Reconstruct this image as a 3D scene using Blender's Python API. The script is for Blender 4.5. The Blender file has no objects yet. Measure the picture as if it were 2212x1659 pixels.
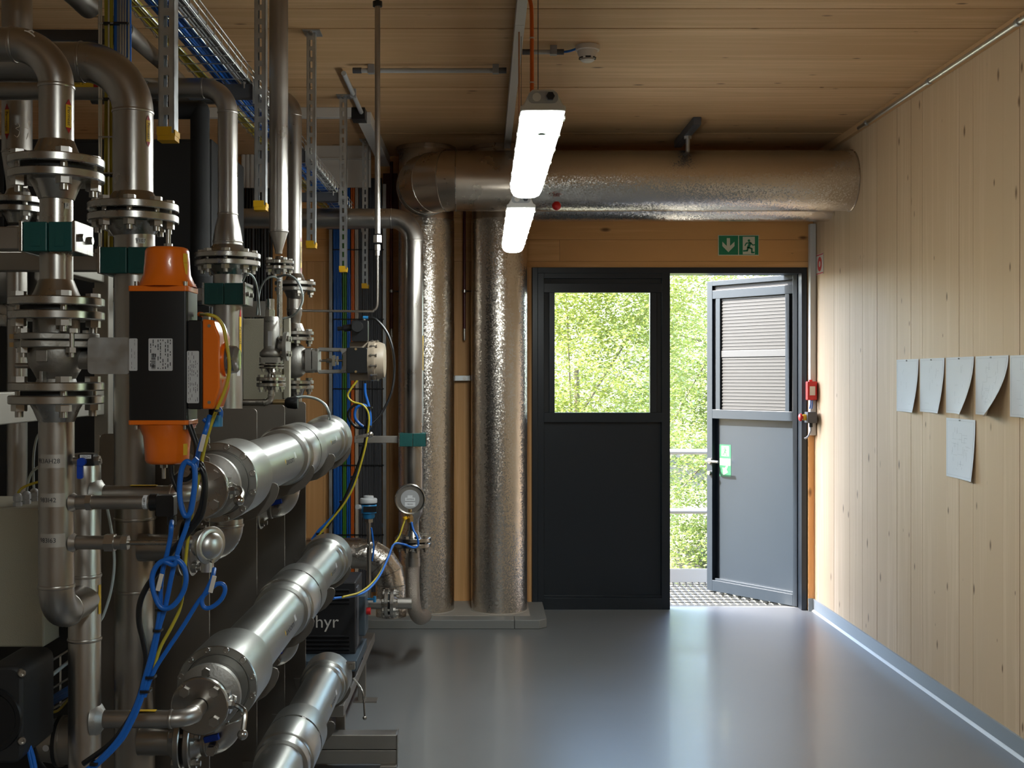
import bpy, bmesh, math, random
from mathutils import Vector as V, Matrix, Quaternion

# ------------------------------------------------------------------ camera, world, sun, exposure
sc = bpy.context.scene
COL = sc.collection
F, VX, VY, EYE = 1475.0, 1045.0, 814.0, 1.69     # px-per-metre at unit depth, vanishing point, eye height
K = 1.695                                        # depth unit used below -> metres along Y
cam = bpy.data.cameras.new('camera'); cam_o = bpy.data.objects.new('camera', cam); COL.objects.link(cam_o)
cam_o.location = (0, 0, EYE); cam_o.rotation_euler = (math.pi/2, 0, 0)
cam.sensor_width = 36; cam.lens = F*K/2212*36
cam.shift_x = (1106-VX)/2212; cam.shift_y = -(829.5-VY)/2212
cam.clip_start = .05; cam.clip_end = 300
sc.camera = cam_o
w = bpy.data.worlds.new('sky'); sc.world = w; w.use_nodes = True
nt = w.node_tree; nt.nodes.clear()
sky = nt.nodes.new('ShaderNodeTexSky'); sky.sky_type = 'NISHITA'; sky.sun_disc = False
sky.sun_elevation = math.radians(48); sky.sun_rotation = math.radians(-90); sky.air_density = 1.0; sky.dust_density = 2.0
bg = nt.nodes.new('ShaderNodeBackground'); bg.inputs[1].default_value = 1.15
wo = nt.nodes.new('ShaderNodeOutputWorld')
nt.links.new(sky.outputs[0], bg.inputs[0]); nt.links.new(bg.outputs[0], wo.inputs[0])
sun = bpy.data.lights.new('sun', 'SUN'); sun.energy = 17; sun.angle = math.radians(1.2); sun.color = (1, .95, .86)
sun_o = bpy.data.objects.new('sun', sun); COL.objects.link(sun_o)
sun_o.rotation_euler = V((.74, -.03, -.68)).to_track_quat('-Z', 'Y').to_euler()
sc.view_settings.view_transform = 'Standard'; sc.view_settings.look = 'None'
sc.view_settings.exposure = 1.5; sc.view_settings.gamma = 1; sc.view_settings.use_curve_mapping = False
sc.cycles.use_denoising = True
sc.cycles.max_bounces = 10; sc.cycles.diffuse_bounces = 5; sc.cycles.glossy_bounces = 5
sc.cycles.transmission_bounces = 6; sc.cycles.transparent_max_bounces = 12
sc.cycles.sample_clamp_indirect = 6; sc.cycles.caustics_reflective = False; sc.cycles.caustics_refractive = False
LAMP_POWER = 17.0

# ------------------------------------------------------------------ helpers
R = random.Random(7)
def at(px, py, d): return V(((px-VX)/F*d, d*K, EYE-(py-VY)/F*d))
def rp(px, d): return px/F*d                     # pixels across -> metres at depth d
def frame_of(axis):
    a = V(axis).normalized(); t = V((0, 0, 1)) if abs(a.z) < .9 else V((1, 0, 0))
    u = a.cross(t).normalized(); return a, u, a.cross(u)

ROOTS = []
def _props(o, label, cat, group, kind):
    if label: o['label'] = label
    if cat: o['category'] = cat
    if group: o['group'] = group
    if kind: o['kind'] = kind
def thing(name, label, cat, group=None, kind=None):
    o = bpy.data.objects.new(name, None); COL.objects.link(o); o.empty_display_size = .05
    _props(o, label, cat, group, kind); ROOTS.append(o); return o

class B:
    """collects shapes in world coordinates; end() links them as one mesh object"""
    def __init__(s, name, mat, parent=None, label=None, cat=None, group=None, kind=None):
        s.name, s.mat, s.parent, s.p = name, mat, parent, (label, cat, group, kind)
        s.v, s.f = [], []
    def add(s, vs, fs):
        n = len(s.v); s.v += [tuple(v) for v in vs]; s.f += [tuple(i+n for i in f) for f in fs]; return s
    def box(s, a, b):
        x0, y0, z0 = (min(a[i], b[i]) for i in range(3)); x1, y1, z1 = (max(a[i], b[i]) for i in range(3))
        return s.add([(x0,y0,z0),(x1,y0,z0),(x1,y1,z0),(x0,y1,z0),(x0,y0,z1),(x1,y0,z1),(x1,y1,z1),(x0,y1,z1)],
                     [(3,2,1,0),(4,5,6,7),(0,1,5,4),(1,2,6,5),(2,3,7,6),(3,0,4,7)])
    def obox(s, c, ux, uy, uz, sx, sy, sz):
        c, ux, uy, uz = V(c), V(ux).normalized(), V(uy).normalized(), V(uz).normalized()
        vs = [c+ux*(i*sx/2)+uy*(j*sy/2)+uz*(k*sz/2) for k in (-1,1) for i,j in ((-1,-1),(1,-1),(1,1),(-1,1))]
        return s.add(vs, [(3,2,1,0),(4,5,6,7),(0,1,5,4),(1,2,6,5),(2,3,7,6),(3,0,4,7)])
    def bar(s, p0, p1, wdt, hgt, up=(0,0,1)):
        p0, p1 = V(p0), V(p1); d = (p1-p0); u = d.normalized(); r = u.cross(V(up)).normalized(); t = r.cross(u)
        return s.obox((p0+p1)/2, u, r, t, d.length, wdt, hgt)
    def rbox(s, a, b, r, axis=2, n=4):
        """box with the four edges along axis rounded"""
        x0, y0, z0 = (min(a[i], b[i]) for i in range(3)); x1, y1, z1 = (max(a[i], b[i]) for i in range(3))
        lo, hi = [x0,y0,z0], [x1,y1,z1]; i, j = [k for k in range(3) if k != axis]
        poly = rrect(lo[i], lo[j], hi[i], hi[j], r, n)
        def pt(q, k): o = [0,0,0]; o[i], o[j], o[axis] = q[0], q[1], k; return o
        m = len(poly)
        vs = [pt(q, lo[axis]) for q in poly]+[pt(q, hi[axis]) for q in poly]
        fs = [tuple(range(m-1,-1,-1)), tuple(range(m,2*m))]+[(k,(k+1)%m,(k+1)%m+m,k+m) for k in range(m)]
        return s.add(vs, fs)
    def lathe(s, o, axis, prof, n=28):
        a, u, w_ = frame_of(axis); o = V(o); vs, fs, prev = [], [], None
        for t, r in prof:
            c = o+a*t
            if r < 1e-6: ring = [len(vs)]; vs.append(c)
            else:
                ring = list(range(len(vs), len(vs)+n))
                vs += [c+u*(r*math.cos(2*math.pi*i/n))+w_*(r*math.sin(2*math.pi*i/n)) for i in range(n)]
            if prev is not None:
                if len(prev) > 1 and len(ring) > 1: fs += [(prev[i],prev[(i+1)%n],ring[(i+1)%n],ring[i]) for i in range(n)]
                elif len(prev) == 1 and len(ring) > 1: fs += [(prev[0],ring[(i+1)%n],ring[i]) for i in range(n)]
                elif len(prev) > 1: fs += [(prev[i],prev[(i+1)%n],ring[0]) for i in range(n)]
            prev = ring
        return s.add(vs, fs)
    def cyl(s, p0, p1, r0, r1=None, n=24, cap=True):
        p0, p1 = V(p0), V(p1); L = (p1-p0).length; r1 = r0 if r1 is None else r1
        pr = [(0,r0),(L,r1)]
        if cap: pr = [(0,0)]+pr+[(L,0)]
        return s.lathe(p0, p1-p0, pr, n)
    def tube(s, path, r, n=10, cap=True, closed=False):
        P = [V(p) for p in path]; m = len(P)
        rr = r if isinstance(r, (list, tuple)) else [r]*m
        tg = []
        for i in range(m):
            if closed: d = P[(i+1)%m]-P[i-1]
            else: d = P[min(i+1,m-1)]-P[max(i-1,0)]
            tg.append(d.normalized() if d.length > 1e-9 else V((0,0,1)))
        a, u, w_ = frame_of(tg[0]); vs, fs = [], []
        for i in range(m):
            if i: q = tg[i-1].rotation_difference(tg[i]); u = q @ u
            w_ = tg[i].cross(u).normalized(); u = w_.cross(tg[i]).normalized()
            vs += [P[i]+u*(rr[i]*math.cos(2*math.pi*k/n))+w_*(rr[i]*math.sin(2*math.pi*k/n)) for k in range(n)]
        for i in range(m if closed else m-1):
            a0, b0 = i*n, ((i+1)%m)*n
            fs += [(a0+k,a0+(k+1)%n,b0+(k+1)%n,b0+k) for k in range(n)]
        if cap and not closed: fs += [tuple(range(n-1,-1,-1)), tuple(range((m-1)*n,m*n))]
        return s.add(vs, fs)
    def prism(s, poly, o, ux, uy, dv):
        o, ux, uy, dv = V(o), V(ux), V(uy), V(dv); m = len(poly)
        vs = [o+ux*x+uy*y for x, y in poly]; vs += [v+dv for v in vs]
        return s.add(vs, [tuple(range(m-1,-1,-1)), tuple(range(m,2*m))]+[(k,(k+1)%m,(k+1)%m+m,k+m) for k in range(m)])
    def hexa(s, p, axis, af, h): return s.cyl(p, V(p)+V(axis).normalized()*h, af/1.732, n=6)
    def ball(s, c, r, n=14, sq=(1,1,1)):
        st = len(s.v); pr = [(-r*math.cos(math.pi*i/n), r*math.sin(math.pi*i/n)) for i in range(n+1)]
        pr[0] = (-r,0); pr[-1] = (r,0); s.lathe((0,0,0), (0,0,1), pr, n*2)
        s.v[st:] = [(x*sq[0]+c[0], y*sq[1]+c[1], z*sq[2]+c[2]) for x, y, z in s.v[st:]]; return s
    def mesh(s, smooth=True, ang=38):
        me = bpy.data.meshes.new(s.name); me.from_pydata(s.v, [], s.f); me.update()
        bm = bmesh.new(); bm.from_mesh(me); bmesh.ops.recalc_face_normals(bm, faces=bm.faces); bm.to_mesh(me); bm.free()
        if s.mat: me.materials.append(s.mat)
        if smooth and len(me.polygons) > 6:
            me.polygons.foreach_set('use_smooth', [True]*len(me.polygons)); me.set_sharp_from_angle(angle=math.radians(ang))
        return me
    def end(s, smooth=True, ang=38, bevel=0):
        if s.parent is None:
            xs, ys, zs = zip(*s.v); c = V(((min(xs)+max(xs))/2, (min(ys)+max(ys))/2, min(zs)))
            s.v = [(x-c.x, y-c.y, z-c.z) for x, y, z in s.v]
        o = bpy.data.objects.new(s.name, s.mesh(smooth, ang)); COL.objects.link(o)
        if s.parent is None: o.location = c
        else: o.parent = s.parent
        if bevel:
            m = o.modifiers.new('edge', 'BEVEL'); m.width = bevel; m.segments = 2; m.limit_method = 'ANGLE'; m.angle_limit = .6
        _props(o, *s.p); return o

def rrect(x0, y0, x1, y1, r, n=4):
    pts = []
    for cx, cy, a0 in ((x1-r,y1-r,0),(x0+r,y1-r,90),(x0+r,y0+r,180),(x1-r,y0+r,270)):
        for k in range(n+1):
            a = math.radians(a0+90*k/n); pts.append((cx+r*math.cos(a), cy+r*math.sin(a)))
    return pts
def smooth_path(pts, n=6):
    P = [V(p) for p in pts]; P = [P[0]*2-P[1]]+P+[P[-1]*2-P[-2]]; out = []
    for i in range(1, len(P)-2):
        a, b, c, d = P[i-1:i+3]
        for k in range(n):
            t = k/n
            out.append(.5*((2*b)+(c-a)*t+(2*a-5*b+4*c-d)*t*t+(3*b-a-3*c+d)*t**3))
    return out+[P[-2]]
SHARED = {}
def shared(key, make):
    if key not in SHARED: SHARED[key] = make().mesh()
    return SHARED[key]
def place(name, me, parent, loc, axis=None, label=None):
    o = bpy.data.objects.new(name, me); COL.objects.link(o); o.parent = parent; o.location = loc
    if axis is not None: o.rotation_mode = 'QUATERNION'; o.rotation_quaternion = V((0,0,1)).rotation_difference(V(axis).normalized())
    if label: o['label'] = label
    return o
TXT = {}
def text_geo(s, size=1.0):
    if s not in TXT:
        cu = bpy.data.curves.new('t', 'FONT'); cu.body = s; cu.size = 1; cu.align_x = 'CENTER'; cu.align_y = 'CENTER'; cu.resolution_u = 3
        o = bpy.data.objects.new('t', cu); COL.objects.link(o); dg = bpy.context.evaluated_depsgraph_get()
        me = o.evaluated_get(dg).to_mesh(); TXT[s] = ([tuple(v.co) for v in me.vertices], [tuple(p.vertices) for p in me.polygons])
        o.evaluated_get(dg).to_mesh_clear(); bpy.data.objects.remove(o); bpy.data.curves.remove(cu)
    return TXT[s]
for _s in ('983AH28','983I42','983I63','zephyr','axiom','Permeatgas','Permeat','Permeat\nMembranstufe 2','Feed','1052H','PT-1004','SCHISCHEK','CE 0123','983AY01','Abb','983X01','98374','V107','F','983444','-300MBAR','TE 101','A','23','PMIK'):
    text_geo(_s)
def text(parent, name, s, o, ux, uy, size, mat, cyl=None):
    """flat lettering; cyl = (axis point, radius) wraps it around a vertical pipe of that radius"""
    vs, fs = text_geo(s); ux, uy, o = V(ux), V(uy), V(o); b = B(name, mat, parent)
    pts = [o+ux*(x*size)+uy*(y*size) for x, y, _ in vs]
    if cyl:
        c, r = cyl; pts = []
        a0 = math.atan2(o.y-c[1], o.x-c[0])
        for x, y, _ in vs: a = a0+x*size/r; pts.append((c[0]+r*math.cos(a), c[1]+r*math.sin(a), o.z+y*size))
    return b.add(pts, fs).end(smooth=False)
def patch(parent, name, mat, c, r, ang0, ang1, z0, z1, n=8):
    """thin label wrapped on a vertical pipe: angles in degrees, -90 faces the camera"""
    vs = [(c[0]+r*math.cos(math.radians(ang0+(ang1-ang0)*i/n)), c[1]+r*math.sin(math.radians(ang0+(ang1-ang0)*i/n)), z) for z in (z0,z1) for i in range(n+1)]
    return B(name, mat, parent).add(vs, [(i,i+1,i+n+2,i+n+1) for i in range(n)]).end()

# ------------------------------------------------------------------ materials
def N(t, kind, **k):
    n = t.nodes.new(kind)
    for a, b in k.items(): setattr(n, a, b)
    return n
def mat(name, col, rough=.5, metal=0.0, var=0.0, vscale=8.0, bump=0.0, bscale=60.0, emit=None, estr=0, trans=0, alpha=1, coat=0, rvar=0.0, stretch=(1,1,1), spec=.5):
    m = bpy.data.materials.new(name); m.use_nodes = True; t = m.node_tree; b = t.nodes['Principled BSDF']; L = t.links.new
    b.inputs['Base Color'].default_value = (*col, 1); b.inputs['Roughness'].default_value = rough; b.inputs['Metallic'].default_value = metal
    b.inputs['Specular IOR Level'].default_value = spec
    if coat: b.inputs['Coat Weight'].default_value = coat; b.inputs['Coat Roughness'].default_value = .08
    if trans: b.inputs['Transmission Weight'].default_value = trans
    if alpha < 1: b.inputs['Alpha'].default_value = alpha
    if emit: b.inputs['Emission Color'].default_value = (*emit, 1); b.inputs['Emission Strength'].default_value = estr
    if var or rvar or bump:
        tc = N(t, 'ShaderNodeTexCoord'); mp = N(t, 'ShaderNodeMapping'); mp.inputs['Scale'].default_value = stretch
        L(tc.outputs['Object'], mp.inputs['Vector'])
    if var or rvar:
        nz = N(t, 'ShaderNodeTexNoise'); nz.inputs['Scale'].default_value = vscale; nz.inputs['Detail'].default_value = 5; nz.inputs['Roughness'].default_value = .6
        L(mp.outputs[0], nz.inputs['Vector'])
    if var:
        mx = N(t, 'ShaderNodeMix', data_type='RGBA')
        mx.inputs[6].default_value = (*[c*(1-var) for c in col], 1); mx.inputs[7].default_value = (*[min(1,c*(1+var)) for c in col], 1)
        L(nz.outputs[0], mx.inputs[0]); L(mx.outputs[2], b.inputs['Base Color'])
    if rvar:
        mr = N(t, 'ShaderNodeMapRange'); mr.inputs[1].default_value = .3; mr.inputs[2].default_value = .7
        mr.inputs[3].default_value = max(.02,rough-rvar); mr.inputs[4].default_value = rough+rvar
        L(nz.outputs[0], mr.inputs[0]); L(mr.outputs[0], b.inputs['Roughness'])
    if bump:
        n2 = N(t, 'ShaderNodeTexNoise'); n2.inputs['Scale'].default_value = bscale; n2.inputs['Detail'].default_value = 3
        bp = N(t, 'ShaderNodeBump'); bp.inputs['Strength'].default_value = bump; bp.inputs['Distance'].default_value = .01
        L(mp.outputs[0], n2.inputs['Vector']); L(n2.outputs[0], bp.inputs['Height']); L(bp.outputs[0], b.inputs['Normal'])
    return m
def wood(name, light, dark, axis, knots=.5, rough=.55, knot_col=(.12,.055,.022), kscale=1.0):
    m = bpy.data.materials.new(name); m.use_nodes = True; t = m.node_tree; b = t.nodes['Principled BSDF']; L = t.links.new
    b.inputs['Roughness'].default_value = rough; b.inputs['Specular IOR Level'].default_value = .3
    tc = N(t, 'ShaderNodeTexCoord'); oi = N(t, 'ShaderNodeObjectInfo')
    off = N(t, 'ShaderNodeVectorMath', operation='SCALE'); off.inputs[0].default_value = (37, 53, 71); L(oi.outputs['Random'], off.inputs['Scale'])
    ad = N(t, 'ShaderNodeVectorMath', operation='ADD'); L(tc.outputs['Object'], ad.inputs[0]); L(off.outputs[0], ad.inputs[1])
    def mapped(al, ac):
        mp = N(t, 'ShaderNodeMapping'); s = [ac]*3; s[axis] = al; mp.inputs['Scale'].default_value = s; L(ad.outputs[0], mp.inputs['Vector']); return mp.outputs[0]
    n1 = N(t, 'ShaderNodeTexNoise'); n1.inputs['Scale'].default_value = 1; n1.inputs['Detail'].default_value = 6; n1.inputs['Distortion'].default_value = .8; L(mapped(.9, 26), n1.inputs['Vector'])
    n2 = N(t, 'ShaderNodeTexNoise'); n2.inputs['Scale'].default_value = 1; n2.inputs['Detail'].default_value = 4; L(mapped(4, 180), n2.inputs['Vector'])
    n3 = N(t, 'ShaderNodeTexNoise'); n3.inputs['Scale'].default_value = 1; n3.inputs['Detail'].default_value = 2; L(mapped(.5, 2.2), n3.inputs['Vector'])
    s1 = N(t, 'ShaderNodeMath', operation='MULTIPLY_ADD'); s1.inputs[1].default_value = .3; L(n2.outputs[0], s1.inputs[0]); L(n1.outputs[0], s1.inputs[2])
    s2 = N(t, 'ShaderNodeMath', operation='MULTIPLY_ADD'); s2.inputs[1].default_value = .45; L(n3.outputs[0], s2.inputs[0]); L(s1.outputs[0], s2.inputs[2])
    s3 = N(t, 'ShaderNodeMath', operation='MULTIPLY_ADD'); s3.inputs[1].default_value = .22; L(oi.outputs['Random'], s3.inputs[0]); L(s2.outputs[0], s3.inputs[2])
    cr = N(t, 'ShaderNodeValToRGB'); cr.color_ramp.elements[0].position = .65; cr.color_ramp.elements[1].position = 1.2
    cr.color_ramp.elements[0].color = (*light, 1); cr.color_ramp.elements[1].color = (*dark, 1); cr.color_ramp.elements[1].position = 1.0
    L(s3.outputs[0], cr.inputs[0])
    vo = N(t, 'ShaderNodeTexVoronoi', feature='F1'); vo.inputs['Scale'].default_value = 1; vo.inputs['Randomness'].default_value = 1; L(mapped(2.6*kscale, 6.5*kscale), vo.inputs['Vector'])
    vs = N(t, 'ShaderNodeSeparateColor'); L(vo.outputs['Color'], vs.inputs[0])
    gate = N(t, 'ShaderNodeMath', operation='GREATER_THAN'); gate.inputs[1].default_value = 1-knots; L(vs.outputs[0], gate.inputs[0])
    sz = N(t, 'ShaderNodeMath', operation='MULTIPLY_ADD'); sz.inputs[1].default_value = .09; sz.inputs[2].default_value = .035; L(vs.outputs[1], sz.inputs[0])
    dd = N(t, 'ShaderNodeMath', operation='DIVIDE'); L(vo.outputs['Distance'], dd.inputs[0]); L(sz.outputs[0], dd.inputs[1])
    kr = N(t, 'ShaderNodeMapRange'); kr.inputs[1].default_value = .5; kr.inputs[2].default_value = 1.25; kr.inputs[3].default_value = 1; kr.inputs[4].default_value = 0; L(dd.outputs[0], kr.inputs[0])
    km = N(t, 'ShaderNodeMath', operation='MULTIPLY'); L(kr.outputs[0], km.inputs[0]); L(gate.outputs[0], km.inputs[1])
    k2 = N(t, 'ShaderNodeMath', operation='MULTIPLY'); k2.inputs[1].default_value = .85; L(km.outputs[0], k2.inputs[0])
    mx = N(t, 'ShaderNodeMix', data_type='RGBA'); mx.inputs[7].default_value = (*knot_col, 1); L(k2.outputs[0], mx.inputs[0]); L(cr.outputs[0], mx.inputs[6])
    L(mx.outputs[2], b.inputs['Base Color'])
    bp = N(t, 'ShaderNodeBump'); bp.inputs['Strength'].default_value = .12; bp.inputs['Distance'].default_value = .004; L(s1.outputs[0], bp.inputs['Height']); L(bp.outputs[0], b.inputs['Normal'])
    return m
M = {}
M['wallwood'] = wood('pale_spruce_upright', (.71,.525,.34), (.61,.43,.26), 2, knots=.85, kscale=1.5)
M['ceilwood'] = wood('pale_spruce_ceiling', (.74,.485,.27), (.58,.355,.175), 0, knots=.95, kscale=1.5)
M['backwood_h'] = wood('orange_larch_flat', (.92,.52,.22), (.76,.38,.13), 0, knots=.85, kscale=1.25, knot_col=(.10,.035,.012))
M['backwood_v'] = wood('orange_larch_upright', (.90,.53,.25), (.74,.39,.15), 2, knots=.25, knot_col=(.10,.035,.012))
M['groove'] = mat('dark_joint', (.12,.06,.025), .8)
M['floor'] = mat('grey_epoxy', (.165,.172,.175), .33, var=.10, vscale=1.6, coat=.12)
M['skirt'] = mat('grey_skirting', (.27,.30,.31), .4)
M['sealant'] = mat('white_sealant', (.6,.62,.62), .5)
M['plinth'] = mat('plinth_paint', (.22,.225,.22), .5, var=.06)
M['concrete'] = mat('plinth_top', (.42,.38,.33), .7, var=.15, vscale=6)
M['anthracite'] = mat('anthracite_aluminium', (.013,.0185,.026), .30, metal=0.0, var=.05)
M['rubber'] = mat('black_rubber', (.012,.012,.013), .55)
M['steel'] = mat('stainless_pipe', (.41,.385,.355), .34, 1, var=.16, vscale=5, rvar=.10, bump=.015, bscale=45)
M['steel_dull'] = mat('stainless_dull', (.34,.315,.285), .45, 1, var=.2, vscale=4, rvar=.08)
M['machined'] = mat('machined_steel', (.43,.41,.38), .27, 1, var=.06, rvar=.06)
M['cast'] = mat('cast_steel', (.35,.335,.31), .5, 1, var=.12, bump=.08, bscale=160)
M['alu'] = mat('aluminium_housing', (.40,.40,.38), .33, 1, var=.05, vscale=3, rvar=.05)
M['alu_matt'] = mat('anodised_face', (.58,.58,.56), .38, 1, var=.05)
M['zinc'] = mat('galvanised', (.50,.52,.53), .42, 1, var=.22, vscale=26, rvar=.1)
M['wire'] = mat('zinc_wire', (.62,.63,.60), .3, 1)
M['bolt'] = mat('bolt_steel', (.44,.42,.39), .33, 1)
M['frame'] = mat('frame_steel', (.40,.38,.34), .62, 1, var=.12, vscale=6)
M['plate'] = mat('rack_sheet', (.25,.225,.20), .46, 1, var=.2, vscale=3, rvar=.06)
M['teal'] = mat('teal_plastic', (.005,.075,.07), .42, var=.1)
M['yellow'] = mat('yellow_plastic', (.75,.42,.01), .4)
M['orange'] = mat('orange_enamel', (.78,.155,.006), .28, coat=.4)
M['black'] = mat('black_enamel', (.008,.0085,.01), .35)
M['blackmatt'] = mat('black_matt', (.012,.012,.013), .6)
M['insul'] = mat('black_insulation', (.010,.010,.011), .75, bump=.05)
M['blue'] = mat('blue_cable', (.008,.12,.50), .38)
M['green'] = mat('green_cable', (.06,.22,.02), .4)
M['orangec'] = mat('orange_cable', (.68,.13,.012), .4)
M['yg'] = mat('yellow_green_cable', (.50,.40,.03), .4)
M['grey'] = mat('grey_cable', (.30,.30,.31), .45)
M['dgrey'] = mat('dark_grey_cable', (.07,.07,.078), .5)
M['whitec'] = mat('white_cable', (.6,.52,.44), .45)
M['hose'] = mat('clear_hose', (.62,.70,.70), .25, trans=.25)
M['beige'] = mat('beige_enclosure', (.34,.31,.235), .5, bump=.12, bscale=420)
M['lightgrey'] = mat('grey_plastic', (.42,.43,.44), .45)
M['white'] = mat('white_pvc', (.62,.60,.57), .45)
M['offwhite'] = mat('offwhite_plastic', (.66,.60,.53), .4)
M['paper'] = mat('paper', (.74,.76,.78), .7)
M['ink'] = mat('print_ink', (.03,.03,.035), .7)
M['greyink'] = mat('grey_print', (.50,.52,.54), .7)
M['label'] = mat('silver_label', (.62,.63,.65), .35, metal=.3)
M['tagyellow'] = mat('yellow_label', (.75,.47,.02), .45)
M['tagred'] = mat('red_label', (.40,.01,.012), .45)
M['red'] = mat('red_plastic', (.55,.012,.012), .35)
M['redpipe'] = mat('red_painted_pipe', (.10,.012,.012), .35)
M['rust'] = mat('red_brown_board', (.10,.015,.01), .6)
M['signgreen'] = mat('sign_green', (.01,.21,.09), .4)
M['signcream'] = mat('sign_cream', (.68,.66,.50), .4)
M['taupe'] = mat('taupe_enamel', (.42,.34,.255), .42)
M['bluepaint'] = mat('blue_enamel', (.02,.19,.42), .35)
M['bluevalve'] = mat('blue_lever', (.005,.05,.40), .35)
M['brass'] = mat('brass', (.58,.42,.22), .35, 1)
def pane():
    m = bpy.data.materials.new('pane_glass'); m.use_nodes = True; t = m.node_tree; t.nodes.clear(); L = t.links.new
    a = N(t, 'ShaderNodeBsdfTransparent'); a.inputs[0].default_value = (.93,.96,.94,1); g = N(t, 'ShaderNodeBsdfGlossy'); g.inputs['Roughness'].default_value = .01
    f = N(t, 'ShaderNodeFresnel'); f.inputs[0].default_value = 1.45; x = N(t, 'ShaderNodeMixShader'); o = N(t, 'ShaderNodeOutputMaterial')
    L(f.outputs[0], x.inputs[0]); L(a.outputs[0], x.inputs[1]); L(g.outputs[0], x.inputs[2]); L(x.outputs[0], o.inputs[0]); return m
M['glass'] = pane()
M['clear'] = mat('clear_cover', (.95,.95,.95), .05, trans=.9)
M['whitewall'] = mat('white_plaster', (.62,.58,.53), .6)
M['lampbody'] = mat('lamp_grey', (.72,.70,.66), .45)
M['lamplight'] = mat('lamp_diffuser', (.9,.9,.9), .4, emit=(.93,1.0,.98), estr=LAMP_POWER)
M['compressor'] = mat('black_steel', (.014,.014,.016), .42)
M['nameplate'] = mat('lettering_silver', (.60,.58,.55), .4)
M['slate'] = mat('slate_paint', (.055,.075,.095), .4)
M['braid'] = mat('braided_steel', (.50,.45,.40), .36, 1, bump=.6, bscale=240)
def foil():
    m = mat('crinkled_foil', (.68,.63,.57), .27, 1); t = m.node_tree; b = t.nodes['Principled BSDF']; L = t.links.new
    tc = N(t, 'ShaderNodeTexCoord'); vo = N(t, 'ShaderNodeTexVoronoi'); vo.inputs['Scale'].default_value = 150
    sub = N(t, 'ShaderNodeVectorMath', operation='SUBTRACT'); sub.inputs[1].default_value = (.5,.5,.5)
    scl = N(t, 'ShaderNodeVectorMath', operation='SCALE'); scl.inputs['Scale'].default_value = .20
    ge = N(t, 'ShaderNodeNewGeometry'); ad = N(t, 'ShaderNodeVectorMath', operation='ADD'); nm = N(t, 'ShaderNodeVectorMath', operation='NORMALIZE')
    L(tc.outputs['Object'], vo.inputs['Vector']); L(vo.outputs['Color'], sub.inputs[0]); L(sub.outputs[0], scl.inputs[0]); L(ge.outputs['Normal'], ad.inputs[0]); L(scl.outputs[0], ad.inputs[1])
    L(ad.outputs[0], nm.inputs[0]); L(nm.outputs[0], b.inputs['Normal'])
    return m
M['foil'] = foil()
M['tinduct'] = mat('smooth_sheet_duct', (.55,.46,.37), .30, 1, var=.08, rvar=.05)
def leafmat(name, c1, c2):
    m = bpy.data.materials.new(name); m.use_nodes = True; t = m.node_tree; t.nodes.clear(); L = t.links.new
    tc = N(t, 'ShaderNodeTexCoord'); nz = N(t, 'ShaderNodeTexNoise'); nz.inputs['Scale'].default_value = 1.7; nz.inputs['Detail'].default_value = 4
    mx = N(t, 'ShaderNodeMix', data_type='RGBA'); mx.inputs[6].default_value = (*c1, 1); mx.inputs[7].default_value = (*c2, 1)
    L(tc.outputs['Object'], nz.inputs['Vector']); L(nz.outputs[0], mx.inputs[0])
    d = N(t, 'ShaderNodeBsdfDiffuse'); tr = N(t, 'ShaderNodeBsdfTranslucent'); g = N(t, 'ShaderNodeBsdfGlossy'); g.inputs['Roughness'].default_value = .35
    a = N(t, 'ShaderNodeMixShader'); a.inputs[0].default_value = .5; b_ = N(t, 'ShaderNodeMixShader'); b_.inputs[0].default_value = .06
    L(mx.outputs[2], d.inputs[0]); L(mx.outputs[2], tr.inputs[0]); L(d.outputs[0], a.inputs[1]); L(tr.outputs[0], a.inputs[2]); L(a.outputs[0], b_.inputs[1]); L(g.outputs[0], b_.inputs[2])
    o = N(t, 'ShaderNodeOutputMaterial'); L(b_.outputs[0], o.inputs[0]); return m
M['leaf1'] = leafmat('leaf_yellow_green', (.215,.26,.045), (.33,.345,.085))
M['leaf2'] = leafmat('leaf_mid_green', (.115,.185,.04), (.22,.26,.065))
M['bark'] = mat('bark', (.16,.12,.08), .8, var=.3)
M['grass'] = mat('slope_ground', (.075,.07,.05), .9, var=.3, vscale=2)
M['facade'] = mat('facade_board', (.40,.30,.2), .7)
# ------------------------------------------------------------------ room shell
XR, XL, YB, YF, ZC = 2.389, -3.2, K*4.95, -3.2, 3.29
T = .18                                            # wall thickness
DX0, DX1, DZ = .352, 2.339, 2.482                   # door opening
WY0, WY1, WZ0, WZ1 = 1.2, 2.2, 1.2, 2.15           # window in the wall beside the camera
def structure(name, mt): return B(name, mt, None, kind='structure')
structure('floor', M['floor']).box((XL-T, YF-T, -.12), (XR+T, YB+.12, 0)).end()
ceil = structure('ceiling', M['groove']).box((XL-T, YF-T, ZC+.012), (XR+T, YB+T, ZC+.25)).end()
ceil.location = ceil.location  # keeps its own origin; planks below are parented with the inverse
def child_of(parent, b, **k):
    o = b.end(**k); o.parent = parent; o.matrix_parent_inverse = Matrix.Translation(-V(parent.location)); return o
edges = [2.3, 2.44, 2.57, 2.70, 2.83, 2.97, 3.137, 3.25, 3.36, 3.45, 3.56, 3.66, 3.775, 3.90, 4.02, 4.13, 4.25, 4.37, 4.487, 4.60, 4.72, 4.84, 4.95]
major = (2.97, 3.137, 3.775, 4.487)
for a, b in zip(edges, edges[1:]):
    g0 = .005 if a in major else .0002; g1 = .005 if b in major else .0002
    o = B('plank', M['ceilwood'], ceil).box((XL, a*K+g0, ZC+.001*(b in major)), (XR, b*K-g1, ZC+.02)).end()
    o.matrix_parent_inverse = Matrix.Translation(-V(ceil.location))
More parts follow.
